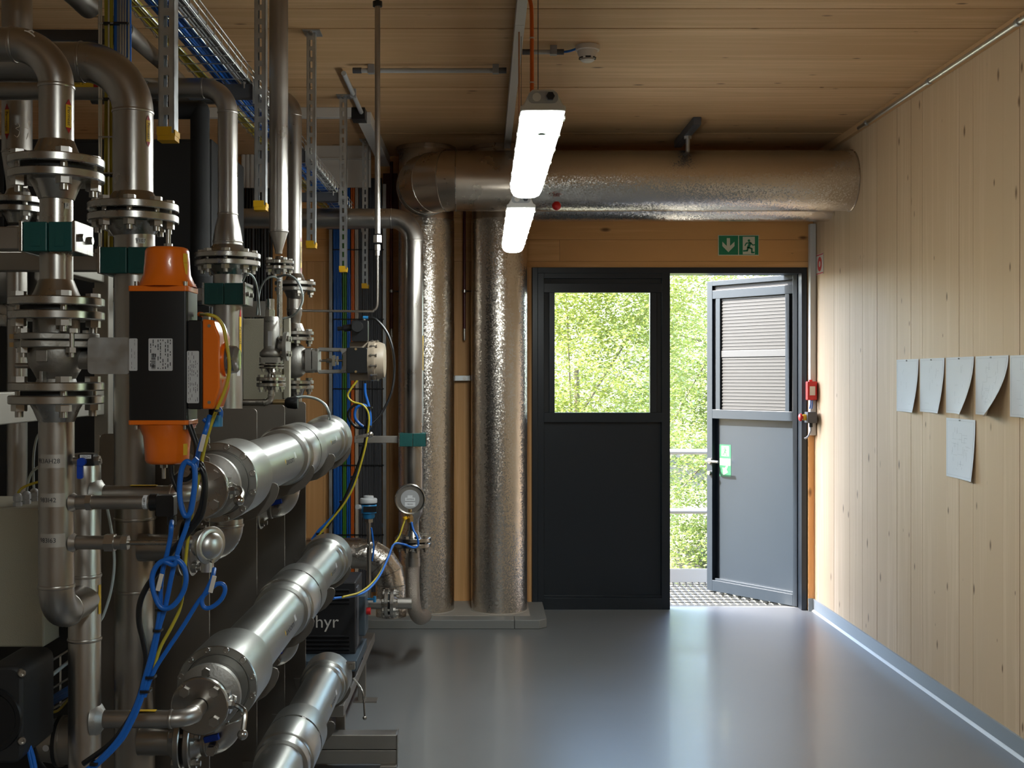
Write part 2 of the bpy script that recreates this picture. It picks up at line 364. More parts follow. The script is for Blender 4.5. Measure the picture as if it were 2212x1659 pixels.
o = B('plank', M['ceilwood'], ceil).box((XL, YF, ZC), (XR, 2.3*K, ZC+.02)).end(); o.matrix_parent_inverse = Matrix.Translation(-V(ceil.location))

wr = structure('wall_right', M['wallwood'])
Y0 = 3.4
wr.box((XR+.02, YF-T, 0), (XR+T, WY0, ZC)).box((XR+.02, WY0, 0), (XR+T, WY1, WZ0)).box((XR+.02, WY0, WZ1), (XR+T, WY1, ZC)).box((XR+.02, WY1, 0), (XR+T, YB+.02, ZC))
wr = wr.end()
bd = [2.0, 2.12, 2.21, 2.33, 2.42, 2.55, 2.65, 2.74, 2.85, 2.95, 3.044, 3.141, 3.24, 3.335, 3.433, 3.529, 3.63, 3.722, 3.82, 3.949, 4.048, 4.149, 4.249, 4.31, 4.39, 4.46, 4.52, 4.60, 4.66, 4.73, 4.79, 4.86, 4.95]
gaps = (3.044, 3.82, 3.722, 3.949, 4.249, 3.335, 4.46)
for a, b in zip(bd, bd[1:]):
    g0 = .0022 if a in gaps else .0005; g1 = .0022 if b in gaps else .0005
    o = B('plank', M['wallwood'], wr).box((XR+R.uniform(0,.0016), a*K+g0, .0), (XR+.02, b*K-g1, ZC)).end(); o.matrix_parent_inverse = Matrix.Translation(-V(wr.location))
o = B('plank', M['wallwood'], wr).box((XR+.001, WY1, 0), (XR+.02, 2.0*K, ZC)).end(); o.matrix_parent_inverse = Matrix.Translation(-V(wr.location))
# window beside the camera (daylight that falls on the machinery)
wn = B('window_1', M['anthracite'], None, kind='structure')
nwin = 1
for i in range(nwin+1):
    y = WY0+(WY1-WY0)*i/nwin; wn.box((XR+.03, y-.03, WZ0), (XR+.12, y+.03, WZ1))
wn.box((XR+.03, WY0, WZ0), (XR+.12, WY1, WZ0+.05)).box((XR+.03, WY0, WZ1-.05), (XR+.12, WY1, WZ1)); wn = wn.end()
o = B('window_pane', M['glass'], wn).box((XR+.07, WY0+.03, WZ0+.05), (XR+.076, WY1-.03, WZ1-.05)).end(); o.matrix_parent_inverse = Matrix.Translation(-V(wn.location))

wl = structure('wall_left', M['whitewall']).box((XL-T, YF-T, 0), (XL, YB+T, ZC)).end()
structure('wall_front', M['wallwood']).box((XL, YF-T, 0), (XR, YF, ZC)).end()
wb = structure('wall_back', M['groove']).box((XL, YB+.02, 0), (DX0, YB+T, ZC)).box((DX1, YB+.02, 0), (XR+T, YB+T, DZ)).box((DX0, YB+.02, DZ), (XR+T, YB+T, ZC)).end()
zr = [DZ, 2.526, 2.684, 2.842, 3.0, 3.158, ZC]
def wplank(mt, a, b):
    o = B('plank', mt, wb).box(a, b).end(); o.matrix_parent_inverse = Matrix.Translation(-V(wb.location))
for i, (a, b) in enumerate(zip(zr, zr[1:])):
    xs = [DX0-.04, XR] if i == 0 else [XL, -1.35, .55 if i % 2 else .2, XR]
    for x0, x1 in zip(xs, xs[1:]): wplank(M['backwood_h'], (x0+.0008, YB+R.uniform(0,.002)-.002*(i==0), a+.001), (x1-.0008, YB+.02, b-.001))
x = DX0-.005
for wd in (.04, .09, .115, .12, .085, .125, .11, .12, .10, .125, .12, .115, .125, .12, .12, .13, .12, .125, .12, .12, .13, .12, .12, .12, .12, .13, .12, .12, .13, .12, .12):
    if x-wd < XL: break
    wplank(M['backwood_v'], (x-wd+.0008, YB+R.uniform(0,.002), 0), (x-.0008, YB+.02, 2.525)); x -= wd
wplank(M['backwood_v'], (DX1+.006, YB-.03, 0), (XR, YB+.02, DZ))
# skirting and sealant
bs = structure('baseboard_right', M['skirt']).box((XR-.012, YF, 0), (XR, YB-.03, .088)).end()
o = B('sealant_bead', M['sealant'], bs).prism([(0,0),(-.013,0),(-.004,.011),(0,.013)], (XR-.012, YF, 0), (1,0,0), (0,0,1), (0, YB-.03-YF, 0)).end(); o.matrix_parent_inverse = Matrix.Translation(-V(bs.location))
structure('baseboard_back', M['skirt']).box((DX1+.004, YB-.042, 0), (XR-.012, YB-.03, .09)).end()
structure('trim_1', M['ceilwood']).box((XR-.03, 2.0, ZC-.045), (XR-.001, YB, ZC)).end()

# plinth under the ducts
pl = thing('duct_plinth', 'low grey plinth with pale top under the two silver standing ducts', 'plinth')
px1 = at(1182, 1360, 4.57).x
for a, b in ((-1.05, .205), (.207, px1)):
    B('plinth_body', M['plinth'], pl).prism([(a,K*4.575),(b-.05*(b>.3),K*4.575),(b,K*4.575+.05*(b>.3)),(b,YB-.001),(a,YB-.001)] if b > .3 else [(a,K*4.575),(b,K*4.575),(b,YB-.001),(a,YB-.001)], (0,0,0), (1,0,0), (0,1,0), (0,0,.06)).end(bevel=.004)
B('plinth_top', M['concrete'], pl).box((-1.0, K*4.65, .0605), (.315, YB-.002, .066)).end()

# ------------------------------------------------------------------ doors
fr = structure('trim_2', M['anthracite'])
YD = YB-.012
fr.box((DX0, YD, 0), (DX0+.038, YB+T, DZ)).box((DX1-.038, YD, 0), (DX1, YB+T, DZ)).box((DX0+.038, YD, DZ-.042), (DX1-.038, YB+T, DZ)); fr.end(bevel=.002)
def leaf(root, W, H, mapf):
    """door leaf: u across from the hinge, v up, t = depth behind the room face"""
    def pc(name, mt, u0, u1, v0, v1, t0, t1, parent=root, bev=.0015):
        vs = [mapf(u,v,t) for v in (v0,v1) for u,t in ((u0,t0),(u1,t0),(u1,t1),(u0,t1))]
        o = B(name, mt, parent).add(vs, [(3,2,1,0),(4,5,6,7),(0,1,5,4),(1,2,6,5),(2,3,7,6),(3,0,4,7)]).end(bevel=bev); return o
    s = W/.958; A = M['anthracite']
    pc('stile', A, 0, .045*s, 0, H, 0, .06); pc('stile', A, W-.06*s, W, 0, H, 0, .06)
    u0, u1 = .045*s, W-.06*s
    pc('bottom_rail', A, u0, u1, 0, .085, 0, .06); pc('glazing_bead', A, u0, u1, .085, .099, .018, .05)
    vm = H-1.01; vt = H-.105
    pc('middle_rail', A, u0, u1, vm-.07, vm, 0, .06); pc('top_rail', A, u0, u1, H-.038, H, 0, .06)
    pc('gasket', M['rubber'], u0, u1, H-.075, H-.038, .022, .05)
    pc('top_rail', A, u0, u1, H-.14, H-.075, .002, .06)
    pc('gasket', M['rubber'], u0, u0+.038*s, vm, H-.14, .022, .05); pc('gasket', M['rubber'], u1-.036*s, u1, vm, H-.14, .022, .05)
    g0, g1 = u0+.078*s, u1-.084*s
    pc('window_stile', A, u0+.038*s, g0, vm, H-.14, .004, .055); pc('window_stile', A, g1, u1-.036*s, vm, H-.14, .004, .055)
    pc('lower_panel', A, u0, u1, .085, vm-.07, .046, .058)
    gl = pc('window_pane', M['glass'], g0, g1, vm, H-.14, .027, .031, bev=0)
    return g0, g1, vm, H-.14, pc
LW, LH = .958, DZ-.045
d1 = thing('door_1', None, None, kind='structure')
lx = at(1447, 0, 4.95).x
leaf(d1, LW, LH, lambda u, v, t: (lx-LW+u, YD+.004+t, .004+v))
d2 = thing('door_2', None, None, kind='structure')
hx, hy = at(1718, 0, 5.03).x, K*5.0
fxy = (at(1527, 0, 5.40).x, K*5.40)
W2 = math.hypot(fxy[0]-hx, fxy[1]-hy); du = V(((fxy[0]-hx)/W2, (fxy[1]-hy)/W2)); dn = V((-du.y, du.x))
if dn.y < 0: dn = -dn
map2 = lambda u, v, t: (hx+du.x*u+dn.x*t, hy+du.y*u+dn.y*t, .006+v)
g0, g1, v0, v1, pc2 = leaf(d2, W2, LH, map2)
# louvre mesh seen through the pane of the open leaf: fine slats
slv = mat('slat_screen', (.040,.040,.039), .5)
scp = mat('screen_sheet', (.013,.013,.013), .6, var=.5, vscale=140, stretch=(3,3,.4))
pc2('screen_sheet', scp, g0, g1, v0, v1, .021, .024, bev=0)
nsl = 34
for i in range(nsl):
    a = v0+(v1-v0)*(i+.5)/nsl
    if abs(a-(v0+v1)/2) < .035: continue
    pc2('screen_slat', slv, g0, g1, a-.0042, a+.0042, .0175, .0205, bev=0)
pc2('screen_bar', mat('screen_bar', (.045,.047,.05), .4), g0, g1, (v0+v1)/2-.025, (v0+v1)/2+.025, .014, .0205)
hz = EYE-(997-VY)/F*5.38
def lever(parent, u, side):
    b = B('handle', M['machined'], parent); t0 = -.001 if side < 0 else .06
    p = lambda uu, tt, vv: V(map2(uu, vv, tt))
    b.cyl(p(u, t0, hz), p(u, t0+side*.012, hz), .022); b.cyl(p(u, t0, hz), p(u, t0+side*.05, hz), .010)
    b.tube([p(u, t0+side*.05, hz), p(u-.02, t0+side*.055, hz), p(u-.13, t0+side*.055, hz)], .010, 12)
    b.end(); B('lock_cylinder', M['machined'], parent).cyl(p(u, t0, hz-.095), p(u, t0+side*.02, hz-.095), .016).end()
lever(d2, W2-.033, -1); lever(d2, W2-.033, 1)
def quadp(name, mt, parent, u0, u1, z0, z1, t):
    return B(name, mt, parent).add([map2(u0,z0,t), map2(u1,z0,t), map2(u1,z1,t), map2(u0,z1,t)], [(0,1,2,3)]).end()
# escape sticker on the open leaf (mounted on the lower panel)
STG, STC = mat('sticker_green', (.004,.07,.03), .5), mat('sticker_cream', (.22,.21,.16), .5)
es = thing('exit_sticker', 'small green and cream escape sticker with runner and curved arrow on open door', 'sticker')
us0, us1 = W2-.205, W2-.09
zt = lambda y: EYE-(y-VY)/F*5.36-.006
B('sticker_sheet', STG, es).add([map2(us0,zt(1029),.0445), map2(us1,zt(1029),.0445), map2(us1,zt(960),.0445), map2(us0,zt(960),.0445)], [(0,1,2,3)]).end()
quadp('sticker_field', STC, es, us0+.004, us1-.004, zt(1005), zt(990), .0442)
quadp('sticker_field', STC, es, us0+.02, us1-.02, zt(985), zt(963), .0442)
def runner(parent, org, ux, uy, s, mt):
    """running figure made of limbs in a unit square"""
    org, ux, uy = V(org), V(ux)*s, V(uy)*s; nrm = V(ux).cross(V(uy)).normalized()
    b = B('running_figure', mt, parent)
    def limb(pts, w_):
        for (x0,y0),(x1,y1) in zip(pts, pts[1:]):
            p, q = V((x0,y0)), V((x1,y1)); e = (q-p).normalized(); n_ = V((-e.y, e.x))*w_/2; e = e*w_*.3
            b.add([org+ux*c.x+uy*c.y for c in (p-e+n_, p-e-n_, q+e-n_, q+e+n_)], [(0,1,2,3)])
    hd = [(.47+.085*math.cos(i*math.pi/5), .87+.085*math.sin(i*math.pi/5)) for i in range(10)]
    b.add([org+ux*x+uy*y for x, y in hd], [tuple(range(10))])
    limb([(.55,.72),(.43,.42)], .17); limb([(.52,.74),(.30,.70),(.22,.55)], .075); limb([(.58,.72),(.72,.58),(.84,.60)], .075)
    limb([(.47,.42),(.66,.34),(.66,.10),(.80,.10)], .10); limb([(.42,.44),(.36,.22),(.12,.20)], .10)
    return b.end(smooth=False)
o_ = V(map2(us1-.022, zt(985), .0438)); runner(es, o_, -V((du.x,du.y,0)), (0,0,1), .072, STG)
B('curved_arrow', STC, es).add([map2(W2-.205+u, zt(1029)+v, .0442) for u, v in ((.075,.012),(.03,.035),(.045,.055),(.02,.10),(.035,.10),(.062,.066),(.085,.07))], [(0,1,2,3,4,5,6)]).end()

# exit sign over the door, fire sign, call point, switch, trunking
sg = thing('exit_sign', 'green exit sign with white down arrow and running figure above door', 'sign')
sx0, sx1 = at(1551, 0, 4.95).x, at(1639, 0, 4.95).x; sz0, sz1 = at(0, 552, 4.95).z, at(0, 508, 4.95).z; sm = (sx0+sx1)/2
B('sign_plate', M['signcream'], sg).box((sx0, YB-.006, sz0), (sx1, YB-.0005, sz1)).end()
B('sign_field', M['signgreen'], sg).box((sx0+.005, YB-.0068, sz0+.005), (sm-.003, YB-.006, sz1-.005)).end()
B('sign_field', M['signgreen'], sg).box((sm+.003, YB-.0068, sz0+.005), (sx1-.005, YB-.006, sz1-.005)).end()
cx, cz = (sx0+sm)/2, (sz0+sz1)/2
B('arrow', M['signcream'], sg).add([(cx+x, YB-.0075, cz+z) for x, z in ((-.012,.052),(.012,.052),(.012,-.005),(.044,.026),(.044,-.006),(0,-.05),(-.044,-.006),(-.044,.026),(-.012,-.005))], [(0,1,2,3,4,5,6,7,8)]).end()
B('door_outline', M['signcream'], sg).add([(sm+.03, YB-.0075, sz0+.008),(sx1-.03, YB-.0075, sz0+.008),(sx1-.03, YB-.0075, sz1-.012),(sm+.03, YB-.0075, sz1-.012)], [(0,1,2,3)]).end()
runner(sg, (sm+.022, YB-.0082, sz0+.01), (1,0,0), (0,0,1), .112, M['signgreen'])
fs = thing('fire_alarm_sign', 'small red and white call point sign on pale wall above red box', 'sign')
fd0, fd1 = K*4.86, K*4.80
def onwall(px): return 3525/(px-VX)*K
ya, yb = K*4.90, K*4.80; za, zb = at(0,592,4.83).z, at(0,547,4.83).z
B('sign_plate', M['offwhite'], fs).box((XR-.003, yb, za), (XR, ya, zb)).end()
ym = (ya+yb)/2; zm = (za+zb)/2
ring = lambda r0, n=20: [(XR-.0036, ym+r0*math.cos(2*math.pi*i/n), zm+r0*math.sin(2*math.pi*i/n)) for i in range(n)]
B('red_ring', M['red'], fs).add(ring(.052)+ring(.022), [(i,(i+1)%20,(i+1)%20+20,i+20) for i in range(20)]).end()
for z in (za+.004, zb-.012): B('red_stripe', M['red'], fs).box((XR-.0036, yb+.004, z), (XR-.003, ya-.004, z+.008)).end()
tk = B('cable_trunking', M['white'], None, 'upright white cable trunking in corner beside door frame', 'trunking').box((DX1+.004, YB-.085, 1.27), (XR-.004, YB-.031, 2.79)).end(bevel=.003)
cp = thing('manual_call_point', 'red fire alarm call point box on trunking beside door', 'call point')
c0, c1 = at(1750, 865, 4.83), at(1768, 824, 4.83)
B('housing', M['red'], cp).box((c0.x, YB-.135, c0.z), (c1.x+.012, YB-.0855, c1.z)).end(bevel=.006)
B('glass_panel', M['offwhite'], cp).box((c0.x+.016, YB-.138, c0.z+.035), (c1.x-.004, YB-.1351, c1.z-.035)).end()
B('test_button', M['red'], cp).cyl(((c0.x+c1.x)/2, YB-.11, c1.z), ((c0.x+c1.x)/2, YB-.11, c1.z+.012), .012).end()
for k in range(2): B('wire_tail', M['blue'], cp).tube([(c0.x+.03+k*.012, YB-.11, c0.z), (c0.x+.028+k*.014, YB-.112, c0.z-.03), (c0.x+.022+k*.016, YB-.11, c0.z-.062)], .004, 8).end()
esw = thing('emergency_stop_switch', 'dark grey switch box with red and yellow mushroom button beside door', 'switch')
c0, c1 = at(1752, 915, 4.80), at(1773, 891, 4.80)
B('switch_box', M['dgrey'], esw).box((c0.x, YB-.17, c0.z), (c1.x, YB-.0855, c1.z)).end(bevel=.004)
B('button_collar', M['yellow'], esw).cyl((c0.x, YB-.125, (c0.z+c1.z)/2), (c0.x-.022, YB-.125, (c0.z+c1.z)/2), .022).end()
B('mushroom_button', M['red'], esw).lathe((c0.x-.022, YB-.125, (c0.z+c1.z)/2), (-1,0,0), [(0,.012),(.012,.012),(.012,.028),(.024,.026),(.03,.016),(.031,0)]).end()
B('cable_gland', M['black'], esw).cyl((c0.x+.035, YB-.125, c0.z), (c0.x+.035, YB-.125, c0.z-.03), .013, n=12).end()
B('flex_conduit', M['grey'], esw).tube(smooth_path([(c0.x+.035, YB-.125, c0.z-.03),(c0.x+.035, YB-.12, c0.z-.06),(c0.x+.02, YB-.10, c0.z-.10),(c0.x+.0, YB-.09, c0.z-.115)]), .007, 8).end()

# papers pinned on the wall
def sheet(name, label, px0, px1, yt0, yb0, curl, lines, seed):
    y1, y0 = onwall(px0), onwall(px1); d0, d1_ = y1/K, y0/K
    rr = random.Random(seed); t = thing(name, label, 'paper', 'drawings pinned to the timber wall')
    zt_, zb_ = EYE-(yt0-VY)/F*d0, EYE-(yb0-VY)/F*d0
    nu, nv = 8, 10; vs = []
    def off(u, v): return .004+curl*(max(0,u-.25)**1.6)*((1-v)**1.8)
    def pt(u, v, e=0): return (XR-off(u,v)-e, y1+(y0-y1)*u-(curl*.25*u*(1-v)**2)*(-1), zb_+(zt_-zb_)*v)
    for j in range(nv+1):
        for i in range(nu+1): vs.append(pt(i/nu, j/nv))
    b = B('paper_sheet', M['paper'], t).add(vs, [(j*(nu+1)+i,j*(nu+1)+i+1,(j+1)*(nu+1)+i+1,(j+1)*(nu+1)+i) for j in range(nv) for i in range(nu)]); b.end()
    ln = B('printed_lines', M['greyink'], t, kind='stuff')
    def seg(u0, v0, u1, v1, wd=.0022):
        n = 4
        for k in range(n):
            a, c = k/n, (k+1)/n; q = [(u0+(u1-u0)*a, v0+(v1-v0)*a), (u0+(u1-u0)*c, v0+(v1-v0)*c)]
            hor = abs(u1-u0) > abs(v1-v0); e = (0, wd*1.6) if hor else (wd*3, 0)
            ln.add([pt(q[0][0],q[0][1],.0006), pt(q[1][0],q[1][1],.0006), pt(q[1][0]+e[0],q[1][1]+e[1],.0006), pt(q[0][0]+e[0],q[0][1]+e[1],.0006)], [(0,1,2,3)])
    for a in (.04, .96): seg(.04, a, .96, a)
    for a in (.04, .95): seg(a, .04, a, .96)
    for k in range(lines):
        u, v = rr.uniform(.2,.75), rr.uniform(.15,.8)
        seg(u, v, u+rr.uniform(.05,.2), v) if rr.random() < .5 else seg(u, v, u, v+rr.uniform(.04,.15))
    ln.end()
    B('pin', M['lightgrey'], t).cyl((XR-.006, (y0+y1)/2, zt_-.008), (XR-.012, (y0+y1)/2, zt_-.008), .004, n=10).end()
sheet('drawing_sheet', 'white drawing sheet in the pinned row, end sheet beside bare wall', 1938.7, 1986, 777, 888, .05, 6, 1)
sheet('drawing_sheet', 'white drawing sheet with faint ruled block, second along the pinned row', 1989, 2042, 775, 889, .05, 10, 2)
sheet('drawing_sheet', 'white drawing sheet with lifted corner pinned above the single lower sheet', 2045.5, 2106, 772.5, 891.5, .10, 8, 3)
sheet('drawing_sheet', 'white drawing sheet with dense pipe diagram and widest curled corner', 2109.5, 2181, 770, 895, .16, 34, 4)
sheet('drawing_sheet', 'white drawing sheet after the curled diagram sheet in the pinned row', 2184, 2262, 768, 900, .12, 20, 5)
sheet('drawing_sheet', 'single white drawing sheet pinned below the row', 2046, 2109, 902, 1028, .03, 40, 6)

# ------------------------------------------------------------------ ducts
def ring_at(b, c, axis, r, t=.006): return b.lathe(V(c)-V(axis).normalized()*t, axis, [(0,r-.002),(0,r+.003),(2*t,r+.003),(2*t,r-.002)], 48)
RD = .195
YDU = K*4.66+.2                       # standing ducts
for nm, lab, px, foot in (('standing_duct','silver foil-wrapped standing duct behind the elbowed steel pipe',921,.066),('standing_duct','silver foil-wrapped standing duct beside the dark door',1078.5,.066)):
    t = thing(nm, lab, 'duct', 'silver ducts on the plinth'); x = (px-VX)/F*(YDU/K)
    zz = [foot, 1.06, 2.07, 2.78] if px < 1000 else [foot, 1.22, 2.28, 2.78]
    for i, (a, b) in enumerate(zip(zz, zz[1:])): B('foil_wrap', M['foil'], t).cyl((x,YDU,a), (x,YDU,b), RD+.0012*(i%2), n=56).end()
    B('upper_sleeve', M['tinduct'], t).cyl((x,YDU,2.78), (x,YDU,ZC), RD-.003, n=56).end()
    B('collar', M['tinduct'], t).lathe((x,YDU,ZC-.03), (0,0,1), [(0,RD),(.0,RD+.012),(.029,RD+.012),(.029,RD)], 56).end()
    B('cut_edge', M['concrete'], t).lathe((x,YDU,foot), (0,0,1), [(0,RD),(0,RD+.006),(.006,RD+.003),(.006,RD)], 56).end()
ZD, YD1, YD2 = 2.965, K*4.445, K*4.735
t = thing('ceiling_duct', 'large silver foil duct crossing under ceiling with segmented sheet metal elbow', 'duct')
xe = at(985, 0, 4.445).x
xa = (921-VX)/F*(YDU/K)
for i, (a, b) in enumerate(((xe, .31), (.31, 1.0), (1.0, 1.30), (1.30, 2.22), (2.22, XR))):
    B('foil_wrap', M['foil' if i else 'tinduct'], t).cyl((a,YD1,ZD), (b,YD1,ZD), RD+.0012*(i%2), n=64).end()
B('wall_edge', M['tinduct'], t).lathe((XR-.006,YD1,ZD), (1,0,0), [(0,RD),(0,RD+.004),(.006,RD+.004),(.006,RD)], 64).end()
# gored elbow turning back towards the standing duct
RB = .205; prev = None; angs = [0, 18, 45, 72, 90]
def ering(a, r=RD):
    a = math.radians(a); c = V((xe-RB*math.sin(a), YD1+RB-RB*math.cos(a), ZD)); ax = V((-math.cos(a), math.sin(a), 0))
    u = V((0,0,1)); w_ = ax.cross(u); return c, ax, [c+u*(r*math.cos(2*math.pi*i/48))+w_*(r*math.sin(2*math.pi*i/48)) for i in range(48)]
for a, b in zip(angs, angs[1:]):
    _, _, r0 = ering(a); _, _, r1 = ering(b)
    B('elbow_segment', M['tinduct'], t).add(r0+r1, [(i,(i+1)%48,(i+1)%48+48,i+48) for i in range(48)]).end()
for a in angs:
    c, ax, _ = ering(a); B('seam_ring', M['machined'], t).tube(ering(a, RD+.001)[2], .0035, 6, closed=True).end()
t = thing('ceiling_duct', 'silver foil duct mostly hidden behind the large ceiling duct', 'duct')
B('foil_wrap', M['foil'], t).cyl(((1078.5-VX)/F*(YDU/K)+RD-.01,YD2,ZD), (1.25,YD2,ZD), RD, n=56).end(); B('foil_wrap', M['foil'], t).cyl((1.25,YD2,ZD), (XR,YD2,ZD), RD+.001, n=56).end()
hb = thing('duct_hanger', 'dark steel strut bracket hanging the silver duct from the ceiling', 'bracket')
h0 = at(1508, 0, 4.2).x
B('strut', M['dgrey'], hb).box((h0-.03, K*4.20, ZC-.05), (h0+.02, K*4.62, ZC-.001)).end(bevel=.003)
B('threaded_rod', M['zinc'], hb).cyl((h0-.005, YD1-.08, ZD+RD-.03), (h0-.005, YD1-.08, ZC-.05), .014, n=10).end()
B('rod_nut', M['zinc'], hb).hexa((h0-.005, YD1-.08, ZC-.068), (0,0,1), .045, .018).end()
b = B('red_ball_marker', M['red'], None, 'glossy red ball knob on silver ceiling duct', 'marker')
q = at(1202, 445, 4.33); q.y = YD1-RD-.01; b.ball(q, .029); b.end()

# ------------------------------------------------------------------ lamps, ceiling conduits, detector
def lamp(label, X, y0, y1, z, real=True):
    t = thing('ceiling_lamp', label, 'lamp', 'suspended strip lamps')
    wv = .064
    body = [(-wv,0),(-wv,.016),(-wv+.008,.018),(-.040,.05),(-.030,.062),(.030,.062),(.040,.05),(wv-.008,.018),(wv,.016),(wv,0)]
    B('housing', M['lampbody'], t).prism(body, (X, y0, z), (1,0,0), (0,0,1), (0,y1-y0,0)).end(bevel=.004)
    dif = [(wv*.96,0),(wv*.93,-.018),(wv*.78,-.036),(wv*.5,-.045),(0,-.048),(-wv*.5,-.045),(-wv*.78,-.036),(-wv*.93,-.018),(-wv*.96,0)]
    vs, fs = [], []; ys = [(y0+.004,.55),(y0+.03,.85),(y0+.08,1),(y1-.08,1),(y1-.03,.85),(y1-.004,.5)]
    for y, s in ys: vs += [(X+x*(1 if s > .9 else .97), y, z+zz*s) for x, zz in dif]
    m = len(dif)
    for j in range(len(ys)-1): fs += [(j*m+i,j*m+i+1,(j+1)*m+i+1,(j+1)*m+i) for i in range(m-1)]
    fs += [tuple(range(m)), tuple(range((len(ys)-1)*m, len(ys)*m))]
    B('diffuser', M['lamplight'], t).add(vs, fs).end(ang=60)
    B('end_plate', M['lightgrey'], t).prism(rrect(-.042,.022,.042,.056,.014), (X,y0-.002,z), (1,0,0), (0,0,1), (0,.0025,0)).end()
    B('knockout', M['lampbody'], t).cyl((X-.018,y0-.003,z+.039), (X-.018,y0-.001,z+.039), .012).end()
    B('cable_gland', M['black'], t).hexa((X+.02,y0-.014,z+.040), (0,1,0), .021, .014).end()
    n = 6
    for k in range(n):
        for s in (-1,1): B('clip', M['machined'], t).box((X+s*wv-.002, y0+(y1-y0)*(k+.3)/n, z-.008), (X+s*wv+.003, y0+(y1-y0)*(k+.3)/n+.03, z+.012)).end()
    return t
L1 = lamp('glowing strip lamp with green round sticker hung below an orange conduit', .167, K*1.92, K*2.72, 2.437)
ls = [(.167+.012*math.cos(i*math.pi/9), K*1.92+.075+.017*math.sin(i*math.pi/9), 2.437-.0487) for i in range(18)]
B('round_sticker', mat('sticker_grey_green', (.42,.55,.45), .5), L1).add(ls, [tuple(range(18))]).end()
B('sticker_print', M['signgreen'], L1).add([(.167-.008,K*1.92+.068,2.388),(.167-.008,K*1.92+.084,2.388),(.167,K*1.92+.076,2.388),(.167+.008,K*1.92+.068,2.388),(.167+.008,K*1.92+.084,2.388)], [(0,1,2),(2,3,4)]).end()
B('suspension_wire', M['dgrey'], L1).cyl((.155, K*1.95, 2.49), (.155, K*1.95, ZC), .0014, n=6).end()
L2 = lamp('glowing strip lamp hung in line behind the stickered lamp', .165, K*3.02, K*3.9, 2.437)
B('supply_conduit', mat('copper_tone_conduit', (.45,.22,.12), .45), L2).cyl((.158, K*3.06, 2.48), (.158, K*3.06, ZC-.04), .004, n=10).end()
B('suspension_wire', M['dgrey'], L2).cyl((.17, K*3.10, 2.48), (.17, K*3.10, ZC), .0014, n=6).end()
lamp('glowing strip lamp hung above the camera end of the aisle', .165, -.9, .6, 2.437)
oc = thing('lamp_conduit', 'orange flexible conduit dropping from white trunking to the stickered lamp', 'conduit')
o1 = at(1149, 200, 1.98); pth = smooth_path([at(1136,-60,1.99), at(1141,-10,1.99), at(1146,5,1.985), at(1148.5,30,1.98), at(1149,110,1.98), o1])
B('conduit', M['orangec'], oc).tube(pth, .0058, 12).end()
for yy in (84, 180): p = at(1149,yy,1.98); B('cable_tie', M['whitec'], oc).lathe(p, (0,0,1), [(0,.0058),(0,.0075),(.004,.0075),(.004,.0058)], 14).end()
tr = thing('ceiling_trunking', 'long white cable trunking running along the timber ceiling beside lamps', 'trunking')
for a, b in ((1.2, 3.0), (3.002, 4.62)): B('trunking_length', M['white'], tr).box((.137, a*K, ZC-.055), (.181, b*K, ZC-.0005)).end(bevel=.002)
def conduit(label, p0, p1, r, clips, mt='lightgrey', caps=True):
    t = thing('ceiling_conduit', label, 'conduit'); p0, p1 = V(p0), V(p1); u = (p1-p0).normalized()
    B('conduit', M[mt], t).cyl(p0, p1, r, n=14).end()
    if caps:
        for a, b in ((p0, p0+u*.045), (p1-u*.045, p1)): B('end_sleeve', M['dgrey'], t).cyl(a, b, r*1.25, n=14).end()
    for c in clips:
        p = p0.lerp(p1, c); B('clip', M['grey'], t).box(p-V((.016,.016,r*1.3)), V((p.x+.016,p.y+.016,ZC-.001))).end()
    return t
zc = ZC-.03
conduit('thin grey conduit crossing the timber ceiling behind the slim steel pipe', (at(762,0,3.5).x, K*3.5, zc), (at(1094,0,3.5).x, K*3.5, zc), .012, (.12, .93))
conduit('short grey conduit between white trunking and smoke detector', (at(1128,0,3.30).x, K*3.30, zc), (at(1218,0,3.30).x, K*3.30, zc), .011, (.75,))
conduit('grey conduit running toward the boxed white trunking on the ceiling', (at(744,0,3.55).x, K*3.53, zc), (at(780,0,4.05).x, K*4.06, zc), .013, (.5,), caps=False)
B('detector_cable', M['blue'], None, 'short blue cable between conduit and smoke detector', 'cable').tube(smooth_path([(at(1216,0,3.3).x,K*3.3,zc), (at(1230,0,3.3).x,K*3.3,zc+.004), (at(1246,0,3.3).x,K*3.3,zc+.016)]), .006, 8).end()
sd = thing('smoke_detector', 'cream round smoke detector on timber ceiling', 'detector')
sx = at(1269, 0, 3.3).x
B('base', M['offwhite'], sd).lathe((sx,K*3.3,ZC-.001), (0,0,-1), [(0,0),(0,.058),(.022,.058),(.026,.054),(.026,0)], 36).end()
B('sensor_head', M['offwhite'], sd).lathe((sx,K*3.3,ZC-.027), (0,0,-1), [(0,.05),(.018,.046),(.034,.038),(.036,.03),(.044,.034),(.05,.026),(.052,0)], 36).end()
for k in range(6):
    a = math.radians(k*60+30); B('vent_slot', M['black'], sd).obox((sx+.0375*math.cos(a), K*3.3+.0375*math.sin(a), ZC-.061), (-math.sin(a),math.cos(a),0), (math.cos(a),math.sin(a),0), (0,0,1), .026, .006, .006).end()
bt = thing('ceiling_trunking', 'white boxed trunking turning the ceiling corner above the cable wall', 'trunking')
x0 = at(770,0,4.05).x; x1 = at(783,0,4.05).x
B('trunking_length', M['white'], bt).box((x0, K*4.12, ZC-.075), (x0+.075, YB, ZC-.001)).end(bevel=.002)
B('trunking_length', M['white'], bt).box((-1.9, K*4.05, ZC-.06), (x0-.03, K*4.05+.05, ZC-.001)).end(bevel=.002)
B('open_end', M['black'], bt).box((x0-.03, K*4.05, ZC-.07), (x0+.05, K*4.12-.002, ZC-.002)).end()
